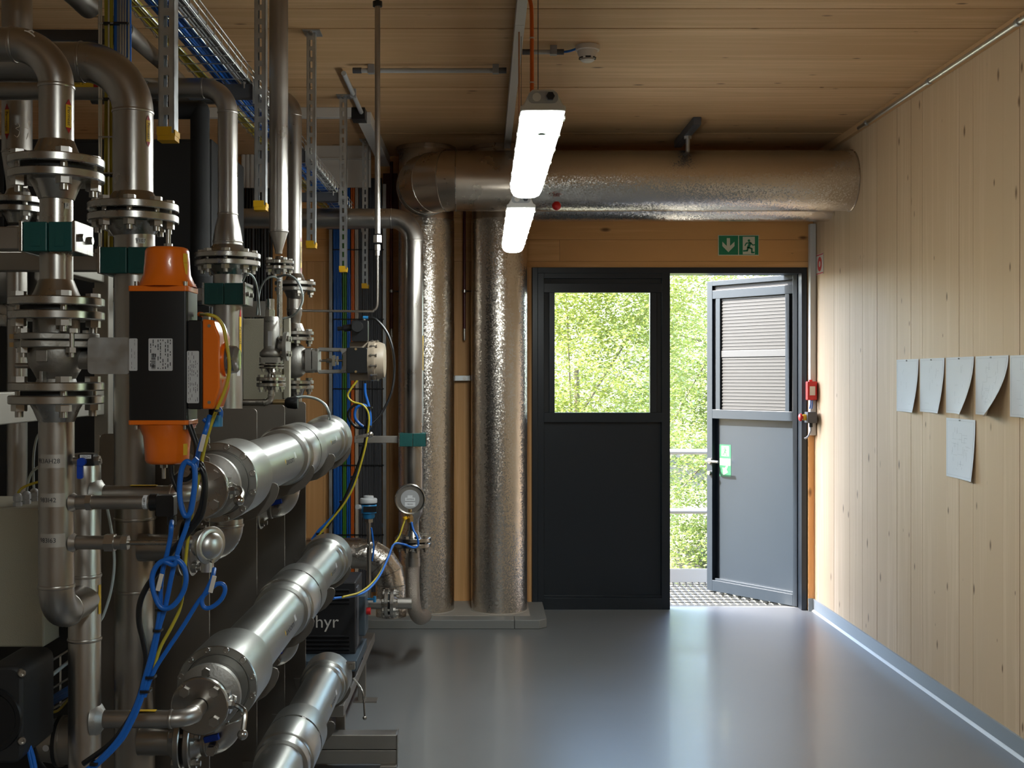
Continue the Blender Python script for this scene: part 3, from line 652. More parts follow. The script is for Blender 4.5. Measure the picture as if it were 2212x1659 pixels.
# thin red pipes up the back wall
for px, lab, y1_ in ((1003, 'dark red thin pipe on timber between the two silver ducts', 735), (845, 'dark red thin pipe on timber beside the elbowed steel pipe', 735)):
    t = thing('sprinkler_pipe', lab, 'pipe'); x = at(px,0,4.9).x; yy = YB-.05
    B('pipe', M['redpipe'], t).cyl((x,yy,at(0,y1_-25,4.92).z), (x,yy,ZC-.05), .011, n=12).end()
    B('nozzle', M['machined'], t).cyl((x,yy,at(0,y1_,4.92).z), (x,yy,at(0,y1_-25,4.92).z), .010, n=12).end()
    z = at(0,629,4.92).z
    B('pipe_clip', M['machined'], t).lathe((x,yy,z-.01), (0,0,1), [(0,.011),(0,.017),(.02,.017),(.02,.011)], 14).cyl((x+.012,yy,z),(x+.10,yy+.03,z-.002),.006,n=8).end()
t = thing('wall_bracket', 'small grey steel bracket with bolt between the silver ducts', 'bracket')
c = at(1000,817,4.9); B('channel', M['zinc'], t).box((c.x-.06, YB-.05, c.z-.02), (c.x+.055, YB-.001, c.z+.02)).end(bevel=.003); B('bolt', M['bolt'], t).hexa((c.x+.01, YB-.051, c.z), (0,-1,0), .025, .012).end()

# pipe along the top of the pale wall
wp = thing('wall_pipe', 'thin zinc pipe clipped along top of pale timber wall', 'pipe')
zp = at(2198.8, 57.7, 3525/1153.8).z; xp = XR-.028
B('pipe', M['wire'], wp).cyl((xp, .5, zp), (xp, K*4.30, zp), .0125, n=14).end()
for pxx in (2199, 2007, 1871): 
    y = 3480/(pxx-VX)*K; B('clip', M['zinc'], wp).lathe((xp,y-.012,zp), (0,1,0), [(0,.0125),(0,.018),(.024,.018),(.024,.0125)], 14).box((xp,y-.012,zp-.006),(XR,y+.012,zp+.006)).end()

# ------------------------------------------------------------------ outside
wk = thing('walkway', 'steel grating walkway outside the open door', 'walkway')
yr = K*5.64
GRT = mat('weathered_grating', (.022,.024,.026), .6, var=.1)
bar = shared('gbar', lambda: B('bearing_bar', GRT).box((-.003,0,-.03), (.003, yr-YB-.18, 0)))
for k in range(78): place('bearing_bar', bar, wk, (-.4+k*.053, YB+.175, -.004))
cr_ = shared('grod', lambda: B('cross_rod', GRT).cyl((-.5,0,0), (3.8,0,0), .004, n=6))
for k in range(9): place('cross_rod', cr_, wk, (0, YB+.2+k*.11, -.006))
B('threshold', GRT, wk).box((DX0,YB+.122,-.05), (DX1,YB+.175,-.002)).end()
rl = thing('railing', 'pale metal railing with two rails and toe board beyond the door', 'railing')
for z in (at(0,976,5.64).z, at(0,1104,5.64).z): B('rail', M['offwhite'], rl).cyl((-1.5,yr,z), (4.5,yr,z), .023, n=14).end()
B('toe_board', M['offwhite'], rl).box((-1.5,yr-.004,-.01), (4.5,yr+.004,.105)).end()
for x in (-.9, 3.6): B('post', M['offwhite'], rl).box((x-.025,yr+.006,-.3), (x+.025,yr+.056,1.1)).end()
structure('ground', M['grass']).add([(-40,-30,-3.21),(XR+2.5,-30,-3.21),(40,YB+1.5,-3.21),(-40,YB+1.5,-3.21)], [(0,1,2,3)]).add([(-40,YB+1.5,-3.2),(40,YB+1.5,-3.2),(40,45,4),(-40,45,4),(XR+2.5,-30,-3.2),(60,-30,2),(60,45,4)], [(0,1,2,3),(4,5,6,1)]).end()
def tree(label, base, crown, n, lm, seed, lsize=.085, group='trees beyond the railing'):
    """crown = list of (centre, radii) clumps"""
    rr = random.Random(seed); t = thing('tree', label, 'tree', group)
    base = V(base); b = B('trunk', M['bark'], t); top = V(crown[0][0])
    b.tube(smooth_path([base, base.lerp(top,.5)+V((.15,.1,0)), top]), [.09-.06*i/12 for i in range(13)], 8)
    b.end()
    br = B('branches', M['bark'], t)
    for c, r in crown:
        c = V(c)
        for k in range(2):
            e = c+V((rr.uniform(-1,1)*r[0], rr.uniform(-1,1)*r[1], rr.uniform(-.6,1)*r[2])); s_ = base.lerp(top, rr.uniform(.55,1))
            br.tube(smooth_path([s_, s_.lerp(e,.5)+V((0,0,.15)), e], 4), [.016-.0015*i for i in range(9)], 5)
    br.end()
    vs, fs = [], []; tot = sum(r[0]*r[1]*r[2] for _, r in crown)**.5
    wts = [(r[0]*r[2]) for _, r in crown]; sw = sum(wts)
    for (c, r), wt in zip(crown, wts):
        c = V(c); m = int(n*wt/sw); spr = max(6, m//26)
        for _ in range(spr):
            while True:
                q = V((rr.uniform(-1,1), rr.uniform(-1,1), rr.uniform(-1,1)))
                if .25 < q.length < 1: break
            p0 = c+V((q.x*r[0], q.y*r[1], q.z*r[2])); drn = V((rr.uniform(-1,1), rr.uniform(-1,1), rr.uniform(-.6,.3))).normalized()
            for k in range(26):
                p = p0+drn*rr.uniform(-.25,.25)+V((rr.gauss(0,.07), rr.gauss(0,.07), rr.gauss(0,.05)))
                a = V((rr.uniform(-1,1), rr.uniform(-1,1), rr.uniform(-.5,.25))).normalized(); nn = V((rr.gauss(0,.5), rr.gauss(0,.5)-.25, 1)).normalized()
                u = a; w_ = nn.cross(u).normalized(); s_ = lsize*rr.uniform(.6,1.25); k0 = len(vs)
                vs += [p, p+u*s_*.45+w_*s_*.27, p+u*s_, p+u*s_*.45-w_*s_*.27]; fs.append((k0,k0+1,k0+2,k0+3))
    B('foliage', lm, t, kind='stuff').add(vs, fs).end(smooth=False)
    return t
tree('yellow-green leafy tree filling the window of the dark door leaf', (1.0,15.2,-2.5), [((1.2,15,1.8),(1.5,1.3,1.6)), ((.9,14.6,.2),(1.5,1.2,1.2)), ((1.6,15.4,3.3),(1.8,1.4,1.3))], 85000, M['leaf1'], 11, .056)
tree('green leafy tree filling the gap of the open door', (4.1,19.6,-2.4), [((4.0,19.4,2.6),(1.8,1.3,1.7)), ((3.8,18.9,.3),(1.8,1.2,1.6)), ((5.2,19.1,1.2),(1.6,1.2,2.6)), ((4.2,18.7,-1.6),(1.9,1.0,1.1))], 90000, M['leaf2'], 12, .068)
tree('tall pale tree standing behind the two trees beside the walkway', (2.6,24.4,-1.5), [((1.8,24.4,1.0),(3.6,1.6,2.8)), ((5.6,24.4,1.2),(3.0,1.6,3.0)), ((2.8,24.8,4.6),(4.4,1.8,1.9)), ((-1.2,24,1.5),(2.6,1.6,2.8))], 60000, M['leaf1'], 13, .085)
tree('leafy tree outside the windows of the pale timber wall', (7.6,1.5,-3), [((7.0,0.2,1.6),(1.6,2.4,2.2)), ((7.2,3.6,1.4),(1.6,2.4,2.3)), ((7.2,-3.0,1.5),(1.6,2.4,2.2))], 22000, M['leaf2'], 14, .17, 'trees beyond the windows')

tree('added leafy tree out of view along the facade, screening sky glare', (-9.5,10.5,-3), [((-9.3,10.2,1.0),(1.8,2.6,2.4)), ((-9.6,10.0,3.4),(1.9,2.6,1.8)), ((-9.8,13.4,1.6),(1.9,2.4,3.2)), ((-9.4,9.4,-1.2),(1.8,2.2,1.6))], 34000, M['leaf2'], 15, .17, 'added trees out of view')  # added out of view to cut sky glare reflected by the open leaf
# ------------------------------------------------------------------ pipework helpers
def Z(y, d): return EYE-(y-VY)/F*d
def X(x, d): return (x-VX)/F*d
def seam(t, c, axis, r, mt='steel'):
    c = V(c); a = V(axis).normalized()
    B('weld_seam', M[mt], t).lathe(c-a*.004, a, [(0,r-.001),(.001,r+.0012),(.004,r+.0022),(.007,r+.0012),(.008,r-.001)], 28).end()
def pipe_run(t, pts, r, bend, mt='steel', seams=True, n=28, names=('pipe','elbow'), capped=True):
    P = [V(p) for p in pts]; cur = P[0]
    for i in range(1, len(P)):
        if i == len(P)-1: B(names[0], M[mt], t).cyl(cur, P[i], r, n=n, cap=capped).end(); break
        a, b = (P[i]-P[i-1]).normalized(), (P[i+1]-P[i]).normalized(); th = a.angle(b); tl = bend*math.tan(th/2)
        s, e = P[i]-a*tl, P[i]+b*tl
        if (s-cur).length > .002: B(names[0], M[mt], t).cyl(cur, s, r, n=n, cap=capped).end()
        nrm = (b-a*a.dot(b)).normalized(); c = s+nrm*bend; k = 14; arc = []
        for j in range(k+1): q = th*j/k; arc.append(c-nrm*(bend*math.cos(q))+a*(bend*math.sin(q)))
        B(names[1], M[mt], t).tube(arc, r*1.004, n).end(ang=60)
        if seams: seam(t, s, a, r, mt); seam(t, e, b, r, mt)
        cur = e
def bolt_mesh(af, L, nut=True):
    def mk():
        b = B('bolt', M['bolt']); h = af*.42
        b.hexa((0,0,L/2), (0,0,1), af, h).cyl((0,0,-L/2-(af*.95 if nut else 0)), (0,0,L/2), af*.30, n=10)
        if nut: b.hexa((0,0,-L/2-af*.5), (0,0,1), af, af*.5)
        return b
    return shared(('bolt', round(af,4), round(L,4), nut), mk)
def bolts(t, c, axis, rc, n, af, L, off=0, nut=True, name='bolt'):
    a, u, w_ = frame_of(axis); me = bolt_mesh(af, L, nut)
    for i in range(n):
        q = math.radians(off)+2*math.pi*i/n; place(name, me, t, V(c)+u*(rc*math.cos(q))+w_*(rc*math.sin(q)), a)
def joint(t, c, axis, Rf, r0, r1=None, th=.016, gap=.007, nb=4, af=.024, off=45, hub=.032, mt='machined', h0=True, h1=True, rc=None):
    """flanged joint centred at c: two discs with weld necks, gasket and bolts; r0 pipe radius on the -axis side"""
    a = V(axis).normalized(); c = V(c); r1 = r0 if r1 is None else r1; g = gap/2
    for sgn, r, hb in ((-1, r0, h0), (1, r1, h1)):
        prof = [(g,0),(g,Rf-.002),(g+.002,Rf),(g+th-.002,Rf),(g+th,Rf-.002)]
        prof += [(g+th,r*1.5),(g+th+hub*.3,r*1.32),(g+th+hub,r+.0005),(g+th+hub,0)] if hb else [(g+th,0)]
        fo = B('flange', M[mt], t).lathe(c, a*sgn, prof, 44).end()
    B('gasket', M['blackmatt'], t).cyl(c-a*g, c+a*g, (Rf+r0)*.56, n=28).end()
    bolts(fo, c, -a, rc or Rf*.77, nb, af, 2*th+gap, off)
def clamp(label, c, w_, h, dp, side_plate=.007, bolt=.013, arm=None):
    """teal two-part pipe clamp with steel end plates and through bolts; c is the pipe axis point"""
    t = thing('pipe_clamp', label, 'clamp', 'teal pipe clamps'); c = V(c)
    for s in (-1, 1):
        x0, x1 = (c.x-w_/2, c.x-.0012) if s < 0 else (c.x+.0012, c.x+w_/2)
        ch_ = B('clamp_half', M['teal'], t).box((x0,c.y-dp/2,c.z-h/2), (x1,c.y+dp/2,c.z+h/2)).end(bevel=.002)
        e = c.x+s*(w_/2); ep = B('end_plate', M['machined'], t).box((e,c.y-dp/2-.002,c.z-h/2-.001), (e+s*side_plate,c.y+dp/2+.004,c.z+h/2+.002)).end(bevel=.0015)
        e += s*side_plate
        for k in (-1,1):
            bm = shared(('hx',bolt), lambda: B('bolt', M['bolt']).hexa((0,0,0),(0,0,1),bolt,bolt*.55))
            place('bolt', bm, ep, (e, c.y+k*dp*.27, c.z), (s,0,0))
    for k in (-1,1):
        for j in (-1,1):
            rb = shared(('rib',round(w_,3)), lambda: B('moulded_rib', M['teal']).box((-w_*.09,-.0012,-h*.33),(w_*.09,0,h*.33)))
            if j < 0: place('moulded_rib', rb, ch_, (c.x+k*w_*.24, c.y-dp/2, c.z))
    if arm:
        xl = arm; B('support_arm', M['steel_dull'], t).box((xl, c.y-.022, c.z-.02), (c.x-w_/2-side_plate, c.y+.022, c.z+.02)).end(bevel=.002)
    return t
def sticker(t, c, r, a, z0, z1, w_deg, txt, size):
    """yellow pipe marker with red arrow tips on a vertical pipe, centred at angle a"""
    rr_ = r+.0008; h = (z1-z0); tip = h*.17
    mk = patch(t, 'pipe_marker', M['tagyellow'], c, rr_, a-w_deg/2, a+w_deg/2, z0+tip, z1-tip)
    for zz, zt_ in ((z0+tip, z0), (z1-tip, z1)):
        pts = [(c[0]+rr_*math.cos(math.radians(q)), c[1]+rr_*math.sin(math.radians(q)), z_) for q, z_ in ((a-w_deg/2,zz),(a+w_deg/2,zz),(a,zt_))]
        B('marker_tip', M['tagred'], mk).add(pts, [(0,1,2)]).end()
    if txt:
        vs, fs = text_geo(txt); q = []
        for x, y, _ in vs:
            an = math.radians(a)+(y*size)/(r+.0014); q.append((c[0]+(r+.0014)*math.cos(an), c[1]+(r+.0014)*math.sin(an), (z0+z1)/2-x*size))
        B('marker_text', M['ink'], mk).add(q, fs).end(smooth=False)
def cable(name, label, pts, r, mt, group=None, n=8, cat='cable', smooth=6):
    return B(name, M[mt], None, label, cat, group).tube(smooth_path(pts, smooth), r, n).end(ang=80)

# ------------------------------------------------------------------ pipe A: front valve line
dA = 1.22; XA = X(122, dA); YA = K*dA; rA = .0302
pa = thing('valve_line', 'steel pipe bending down onto the flanged joint above the front teal clamp', 'pipe')
z0 = Z(96, dA)
pipe_run(pa, [(-2.2,YA,z0), (XA,YA,z0), (XA,YA,Z(322,dA))], rA, .076)
joint(pa, (XA,YA,Z(368,dA)), (0,0,-1), .0825, rA, th=.0155, gap=.010, nb=4, af=.024, off=31)
B('polished_spool', M['machined'], pa).cyl((XA,YA,Z(425,dA)), (XA,YA,Z(625,dA)), rA-.0015, n=32).end(); seam(pa, (XA,YA,Z(428,dA)), (0,0,1), rA-.001); seam(pa, (XA,YA,Z(622,dA)), (0,0,1), rA-.001, 'machined')
sticker(pa, (XA,YA), rA, -28, Z(292,dA), Z(218,dA), 24, 'Permeat', .010)
patch(pa, 'tag', M['label'], (XA,YA), rA+.0003, -42, -26, Z(454,dA), Z(441,dA))
text(pa, 'tag_text', 'F', (XA+.0302*math.cos(math.radians(-34)), YA+.0302*math.sin(math.radians(-34)), Z(447,dA)), (1,0,0), (0,0,1), .009, M['ink'], cyl=((XA,YA), rA+.0008))
# marker scrawls on the elbow
def scrawl(t, pts, r=.0012): B('paint_mark', M['offwhite'], t).tube(smooth_path(pts,3), r, 5).end()
e0 = V((XA-.012, YA-.0292, z0-.004))
scrawl(pa, [at(53,66,dA-.0195), at(62,69,dA-.0193), at(70,74,dA-.0188), at(75,79,dA-.0185)]); scrawl(pa, [at(60,68,dA-.0195), at(68,66,dA-.0185), at(73,70,dA-.0180)])
pv = thing('ball_valve', 'cast steel flanged ball valve linked to the orange and black actuator', 'valve')
zt_, zb_ = Z(668, dA), Z(849, dA)
joint(pv, (XA,YA,zt_), (0,0,-1), .0825, rA-.001, th=.0155, gap=.009, nb=4, af=.023, off=31, h1=False)
joint(pv, (XA,YA,zb_), (0,0,-1), .0815, rA, th=.0155, gap=.008, nb=4, af=.024, off=31, h0=False)
B('neck', M['cast'], pv).cyl((XA,YA,Z(690,dA)), (XA,YA,Z(722,dA)), .040, n=28).end()
for z_a, z_b in ((721,735),(737,752)):
    pr = [(.072*math.cos(a)*(1+.10*math.cos(4*a+math.pi*.25)), .066*math.sin(a)*(1+.10*math.cos(4*a+math.pi*.25))) for a in [2*math.pi*i/48 for i in range(48)]]
    B('body_flange', M['cast'], pv).prism(pr, (XA,YA,Z(z_b,dA)), (1,0,0), (0,1,0), (0,0,Z(z_a,dA)-Z(z_b,dA))).end(bevel=.002)
bolts(pv, (XA,YA,Z(736.5,dA)), (0,0,1), .060, 4, .018, Z(721,dA)-Z(752,dA), 45)
B('valve_body', M['cast'], pv).lathe((XA,YA,Z(752,dA)), (0,0,-1), [(0,.05),(.01,.051),(.03,.047),(.045,.038),(.055,.033),(.062,.035),(.062,0)], 36).end()
B('cast_badge', M['cast'], pv).box((XA-.017,YA-.0525,Z(782,dA)), (XA+.003,YA-.044,Z(757,dA))).end(bevel=.001)
B('casting_rib', M['cast'], pv).box((XA-.010,YA-.055,Z(826,dA)), (XA-.004,YA-.035,Z(802,dA))).end(bevel=.001)
B('stem_housing', M['cast'], pv).cyl((XA+.035,YA,Z(775,dA)), (X(204,dA),YA,Z(775,dA)), .019, n=24).end()
B('grease_nipple', M['cast'], pv).cyl((XA-.045,YA,Z(790,dA)), (X(34,dA),YA,Z(790,dA)), .005, n=10).end()
for y_ in (727, 745): B('stop_screw', M['brass'], pv).box((X(25,dA),YA-.01,Z(y_+5,dA)), (X(34,dA),YA+.004,Z(y_-5,dA))).end()

# lower run of pipe A joined into the riser behind it
dA2 = 1.31; XA2 = X(183, dA2); YA2 = K*dA2
ma = thing('feed_manifold', 'steel riser with welded return bend, numbered labels and two side branches', 'pipe')
zj = Z(1318, 1.245)
pipe_run(ma, [(XA,YA,Z(870,dA)), (XA,YA,zj), (XA2,YA2,zj)], rA+.0006, .052)
seam(ma, (XA,YA,Z(900,dA)), (0,0,1), rA+.001)
B('riser', M['steel'], ma).lathe((XA2,YA2,0), (0,0,1), [(0,0),(0,rA),(Z(995,dA2),rA),(Z(985,dA2),rA*.93),(Z(979,dA2),rA*.6),(Z(977,dA2),0)], 32).end()
for y_ in (1000, 1243, 1380): seam(ma, (XA2,YA2,Z(y_,dA2)), (0,0,1), rA)
TAPE = mat('clear_tape', (.47,.445,.41), .5, .8)
for y_, s in ((994,'983AH28'), (1077,'983I42'), (1163,'983I63')):
    z_ = Z(y_, dA); patch(ma, 'clear_label', TAPE, (XA,YA), rA+.0009, -128, -42, z_-.012, z_+.012)
    text(ma, 'label_text', s, (XA-.005, YA-.0305, z_), (1,0,0), (0,0,1), .0115, M['ink'], cyl=((XA,YA), rA+.0012))
DF = 1.45; XT = X(469, DF); ZT = [Z(1043,DF), Z(1482,DF), Z(1482,DF)-(Z(1043,DF)-Z(1482,DF))]
dV = DF/1.0667                                     # depth of the first valve flange
for zt_ in ZT[:2]:
    pipe_run(ma, [(XA2,YA2,zt_), (XT,YA2,zt_), (XT,K*dV-.004,zt_)], .0168, .034)
    B('branch_weld', M['cast'], ma).lathe((XA2+.018,YA2,zt_), (1,0,0), [(0,.034),(.010,.030),(.016,.022),(.020,.0172)], 24).end()
patch(ma, 'pipe_marker', M['tagyellow'], (XA2,YA2), rA+.001, -18, 2, Z(1325,dA2), Z(1262,dA2))
for y_, xa, xb in ((0,283,340), (1,283,338)):
    zt_ = ZT[y_]; B('pipe_marker', M['tagyellow'], ma).box((X(xa,dA2),YA2-.008,zt_+.0168), (X(xb,dA2),YA2+.004,zt_+.0176)).end()

# gauge tappings on pipe A
t = thing('drain_valve', 'small black bodied valve with blue lever on the labelled pipe', 'valve')
zz = Z(995, dA); B('nipple', M['steel'], t).cyl((XA+rA-.002,YA,zz), (X(176,dA),YA,zz), .0068, n=14).end()
B('body', M['black'], t).rbox((X(174,dA),YA-.012,zz-.009), (X(206,dA),YA+.012,zz+.012), .004, 0).end()
B('number_tag', M['paper'], t).box((X(178,dA),YA-.0128,zz+.0045), (X(202,dA),YA-.0122,zz+.011)).end(); text(t, 'number', '1052H', (X(190,dA),YA-.0132,zz+.0077), (1,0,0), (0,0,1), .006, M['ink'])
B('lever', M['bluevalve'], t).rbox((X(174,dA),YA-.019,zz-.031), (X(186,dA),YA-.013,zz+.004), .003, 1).cyl((X(184,dA),YA-.013,zz-.001),(X(184,dA),YA-.021,zz-.001),.0075,n=16).end()
B('hex_end', M['bolt'], t).hexa((X(206,dA),YA,zz), (1,0,0), .016, .008).cyl((X(208,dA),YA,zz),(X(219,dA),YA,zz),.004,n=10).end()
t = thing('pressure_transmitter', 'grey pressure transmitter tube with black angled plug on the labelled pipe', 'transmitter')
zz = Z(1085, dA)
B('weld_collar', M['steel'], t).lathe((XA+rA-.004,YA,zz), (1,0,0), [(0,.020),(.006,.016),(.01,.0135)], 20).end()
B('nipple', M['steel'], t).cyl((XA+rA-.004,YA,zz), (X(190,dA),YA,zz), .0128, n=20).end()
B('hex_nut', M['bolt'], t).hexa((X(188,dA),YA,zz), (1,0,0), .027, .010).end()
B('sensor_tube', M['steel_dull'], t).cyl((X(197,dA),YA,zz), (X(326,dA),YA,zz), .0125, n=24).end()
B('tag', M['paper'], t).lathe((X(311,dA),YA,zz), (1,0,0), [(0,.0128),(.008,.0128)], 24).end()
vs, fs = text_geo('PT-1004'); B('tag_text', M['ink'], t).add([(X(316,dA)-y*.0065, YA-.0133, zz+x*.0052) for x, y, _ in vs], fs).end(smooth=False)
B('lock_ring', M['black'], t).cyl((X(325,dA),YA,zz), (X(341,dA),YA,zz), .0155, n=18).end()
B('plug', M['black'], t).rbox((X(341,dA),YA-.012,zz-.024), (X(379,dA),YA+.012,zz+.013), .004, 1).end(); B('cable_nut', M['black'], t).cyl((X(371,dA),YA,zz-.024), (X(371,dA),YA,zz-.040), .0085, n=12).end()
t = thing('temperature_sensor', 'silver domed sensor head on long stem from the labelled pipe', 'sensor')
zz = Z(1172, dA)
B('weld_collar', M['steel'], t).lathe((XA+rA-.004,YA,zz), (1,0,0), [(0,.020),(.006,.016),(.01,.0135)], 20).end()
B('nipple', M['steel'], t).cyl((XA+rA-.004,YA,zz), (X(230,dA),YA,zz), .0125, n=20).end()
B('union_nut', M['bolt'], t).hexa((X(228,dA),YA,zz), (1,0,0), .029, .017).cyl((X(248,dA),YA,zz),(X(264,dA),YA,zz),.0125,n=20).hexa((X(263,dA),YA,zz),(1,0,0),.024,.012).end()
B('stem', M['machined'], t).cyl((X(276,dA),YA,zz), (X(400,dA),YA,zz), .0047, n=14).end()
B('stem_nut', M['bolt'], t).hexa((X(398,dA),YA,zz), (1,0,0), .019, .009).end()
B('neck', M['alu_matt'], t).cyl((X(408,dA),YA,zz), (X(432,dA),YA,zz), .0125, n=20).end()
hx_ = V((.80,-.55,-.05)).normalized(); hc = V((X(448,dA),YA,zz-.004))
B('head', M['alu_matt'], t).lathe(hc-hx_*.022, hx_, [(0,0),(0,.019),(.004,.024),(.026,.026)], 30).end()
B('cover', M['alu_matt'], t).lathe(hc+hx_*.004, hx_, [(0,.026),(0,.0335),(.005,.034),(.008,.031),(.008,.024),(.014,.021),(.019,.012),(.0205,0)], 36).end(ang=50)
B('cover_screw', M['bolt'], t).cyl(hc+hx_*.012+V((.0,-.006,-.026)), hc+hx_*.017+V((0,-.006,-.026)), .0035, n=10).end()
B('cable_gland', M['alu_matt'], t).cyl(hc+V((0,0,-.02)), hc+V((0,0,-.048)), .0115, n=16).end()

# ------------------------------------------------------------------ actuator
ac = thing('valve_actuator', 'black valve actuator with orange domed caps and side switch box', 'actuator')
da = 1.19; x0, x1 = X(277,da), X(405,da); ya, yb = K*da, K*da+.075; zt_, zb_ = Z(629,da), Z(908,da); xc = (x0+x1)/2; yc = (ya+yb)/2
B('black_body', M['black'], ac).rbox((x0,ya,zb_), (x1,yb,zt_), .006, 2).end()
for s, (a, b, e) in ((1,(617,629,530)), (-1,(918,908,1005))):
    zz = Z(b,da); B('cap_plate', M['orange'], ac).rbox((x0-.001,ya-.001,min(zz,Z(a,da))), (x1+.001,yb+.001,max(zz,Z(a,da))), .006, 2).end(bevel=.001)
    H = abs(Z(e,da)-Z(a,da)); prof = [(0,.052),(H*.12,.047),(H*.3,.0415),(H*.6,.0395),(H*.9,.0385),(H*.97,.036),(H,.031),(H,0)]
    b_ = B('domed_cap', M['orange'], ac); st = 0; b_.lathe((0,0,0), (0,0,s), prof, 40)
    b_.v = [(xc+.006+x, yc+y*.92, Z(a,da)+z) for x, y, z in b_.v]; b_.end(ang=50)
    sm_ = shared('capscrew', lambda: B('cap_screw', M['bolt']).cyl((0,0,0),(0,0,.008),.0042,n=12))
    for ix in (x0+.012, x1-.006):
        for iy in (ya+.008, yb-.008): place('cap_screw', sm_, ac, (ix,iy,Z(a,da)), (0,0,s))
B('top_stud', M['bolt'], ac).hexa((xc+.008,yc,Z(530,da)), (0,0,1), .014, .007).cyl((xc+.008,yc,Z(530,da)),(xc+.008,yc,Z(500,da)),.0042,n=12).end()
B('exhaust_pin', M['bolt'], ac).cyl((xc,yc,Z(1005,da)), (xc,yc,Z(1014,da)), .0065, n=6).cyl((xc,yc,Z(1013,da)),(xc,yc,Z(1038,da)),.0036,n=8).end()
wy = V((xc+.006+.0395*math.cos(math.radians(-20)), yc+.036*math.sin(math.radians(-20)), 0))
for z_a, z_b, ins in ((545,565,0), (960,985,0)):
    vs = [(xc+.006+.041*math.cos(math.radians(q)), yc+.038*math.sin(math.radians(q)), z) for z in (Z(z_b,da), Z(z_a,da)) for q in (-34,-26,-18)]
    B('warning_label', M['tagyellow'], ac).add(vs, [(0,1,4,3),(1,2,5,4)]).end()
vs = [(xc+.006+.0415*math.cos(math.radians(q)), yc+.0385*math.sin(math.radians(q)), z) for z, q in ((Z(566,da),-34),(Z(566,da),-18),(Z(605,da),-20))]
B('warning_triangle', M['tagyellow'], ac).add(vs, [(0,1,2)]).end()
def plate_label(xa, xb, y_a, y_b, rows, seed, bar=False):
    rr = random.Random(seed); yy = ya-.0006
    B('data_label', M['label'], ac).prism(rrect(X(xa,da),Z(y_b,da),X(xb,da),Z(y_a,da),.002,3), (0,yy,0), (1,0,0), (0,0,1), (0,.0006,0)).end()
    pr = B('label_print', M['ink'], ac, kind='stuff'); wdt = X(xb,da)-X(xa,da)
    for k in range(rows):
        x_ = X(xb,da)-wdt*(k+.9)/(rows+.8); z_ = Z(y_a,da)-.002; end = Z(y_b,da)+.003
        while z_ > end:
            l = rr.uniform(.002,.007)
            if rr.random() < .7: pr.add([(x_-wdt*.018,yy-.0003,z_),(x_+wdt*.018,yy-.0003,z_),(x_+wdt*.018,yy-.0003,max(end,z_-l)),(x_-wdt*.018,yy-.0003,max(end,z_-l))], [(0,1,2,3)])
            z_ -= l+rr.uniform(.001,.004)
    if bar:
        z_ = Z(y_a,da)-.026; xk = X(xa,da)+wdt*.2
        while z_ > Z(y_b,da)+.003:
            l = rr.choice((.0006,.001,.0018)); pr.add([(xk-.0035,yy-.0003,z_),(xk+.004,yy-.0003,z_),(xk+.004,yy-.0003,z_-l),(xk-.0035,yy-.0003,z_-l)], [(0,1,2,3)]); z_ -= l+rr.choice((.0006,.001))
    pr.end(smooth=False)
plate_label(279, 297, 731, 801, 2, 3); plate_label(321, 373, 731, 801, 9, 4, True)
# side switch box
sx0, sx1, sx2 = x1, X(437,da), X(462,da); sy0, sy1 = ya+.012, ya+.085; st_, sb_ = Z(689,da), Z(884,da)
B('switch_base', M['black'], ac).rbox((sx0,sy0-.012,sb_), (sx1,sy1,st_-.002), .004, 1).end(bevel=.002)
da_ = da
plate_label(404, 430, 758, 871, 6, 5)
vs, fs = text_geo('SCHISCHEK')
pts = [(0,0),(.019,-.002),(.030,-.03),(.030,-.12),(.018,-.158),(0,-.158)]
B('switch_cover', M['orange'], ac).prism([(x*1.0, st_+z*(st_-sb_)/.158) for x, z in pts], (sx1,sy0-.012,0), (1,0,0), (0,0,1), (0,sy1-sy0+.012,0)).end(bevel=.003)
ic = V((sx1+.028, (sy0+sy1)/2-.004, Z(776,da)))
B('indicator_ring', M['orange'], ac).cyl(ic-V((.006,0,0)), ic+V((.006,0,0)), .031, n=30).end()
B('indicator_dome', M['clear'], ac).lathe(ic+V((.006,0,0)), (1,0,0), [(0,.026),(.016,.024),(.022,.018),(.023,0)], 32).end()
B('indicator_drum', M['yellow'], ac).cyl(ic+V((.006,0,0)), ic+V((.018,0,0)), .018, n=24).end()
B('indicator_band', M['black'], ac).lathe(ic+V((.0065,0,0)), (1,0,0), [(0,.0183),(.011,.0183)], 24).end() if False else B('indicator_sector', M['black'], ac).box((ic.x+.007,ic.y-.0185,ic.z-.017), (ic.x+.0178,ic.y+.004,ic.z-.001)).end()
for dz in (st_-.012, sb_+.012): B('cover_screw', M['bolt'], ac).cyl((sx1+.012,sy0-.013,dz), (sx1+.012,sy0-.008,dz), .003, n=10).end()
B('cover_emboss', M['orange'], ac).obox((sx1+.025, sy0+.02, Z(850,da)), (0,1,0), (.2,0,1), (1,0,-.2), .018, .05, .004).end()
B('connector', M['black'], ac).cyl((X(452,da),(sy0+sy1)/2,sb_), (X(452,da),(sy0+sy1)/2,sb_-.012), .0125, n=16).end()
B('blue_gland', M['bluepaint'], ac).cyl((X(452,da),(sy0+sy1)/2-.005,sb_-.012), (X(452,da),(sy0+sy1)/2-.005,sb_-.032), .0135, n=14).end()
B('earth_lug', M['bolt'], ac).box((x1+.012,yb-.02,Z(689,da)), (x1+.024,yb-.005,Z(676,da))).cyl((x1+.018,yb-.012,Z(676,da)),(x1+.018,yb-.012,Z(671,da)),.004,n=10).end()
b = B('mounting_bracket', M['zinc'], ac); bx0, bx1 = X(204,dA), x0; bz0, bz1 = Z(808,1.2), Z(729,1.2)
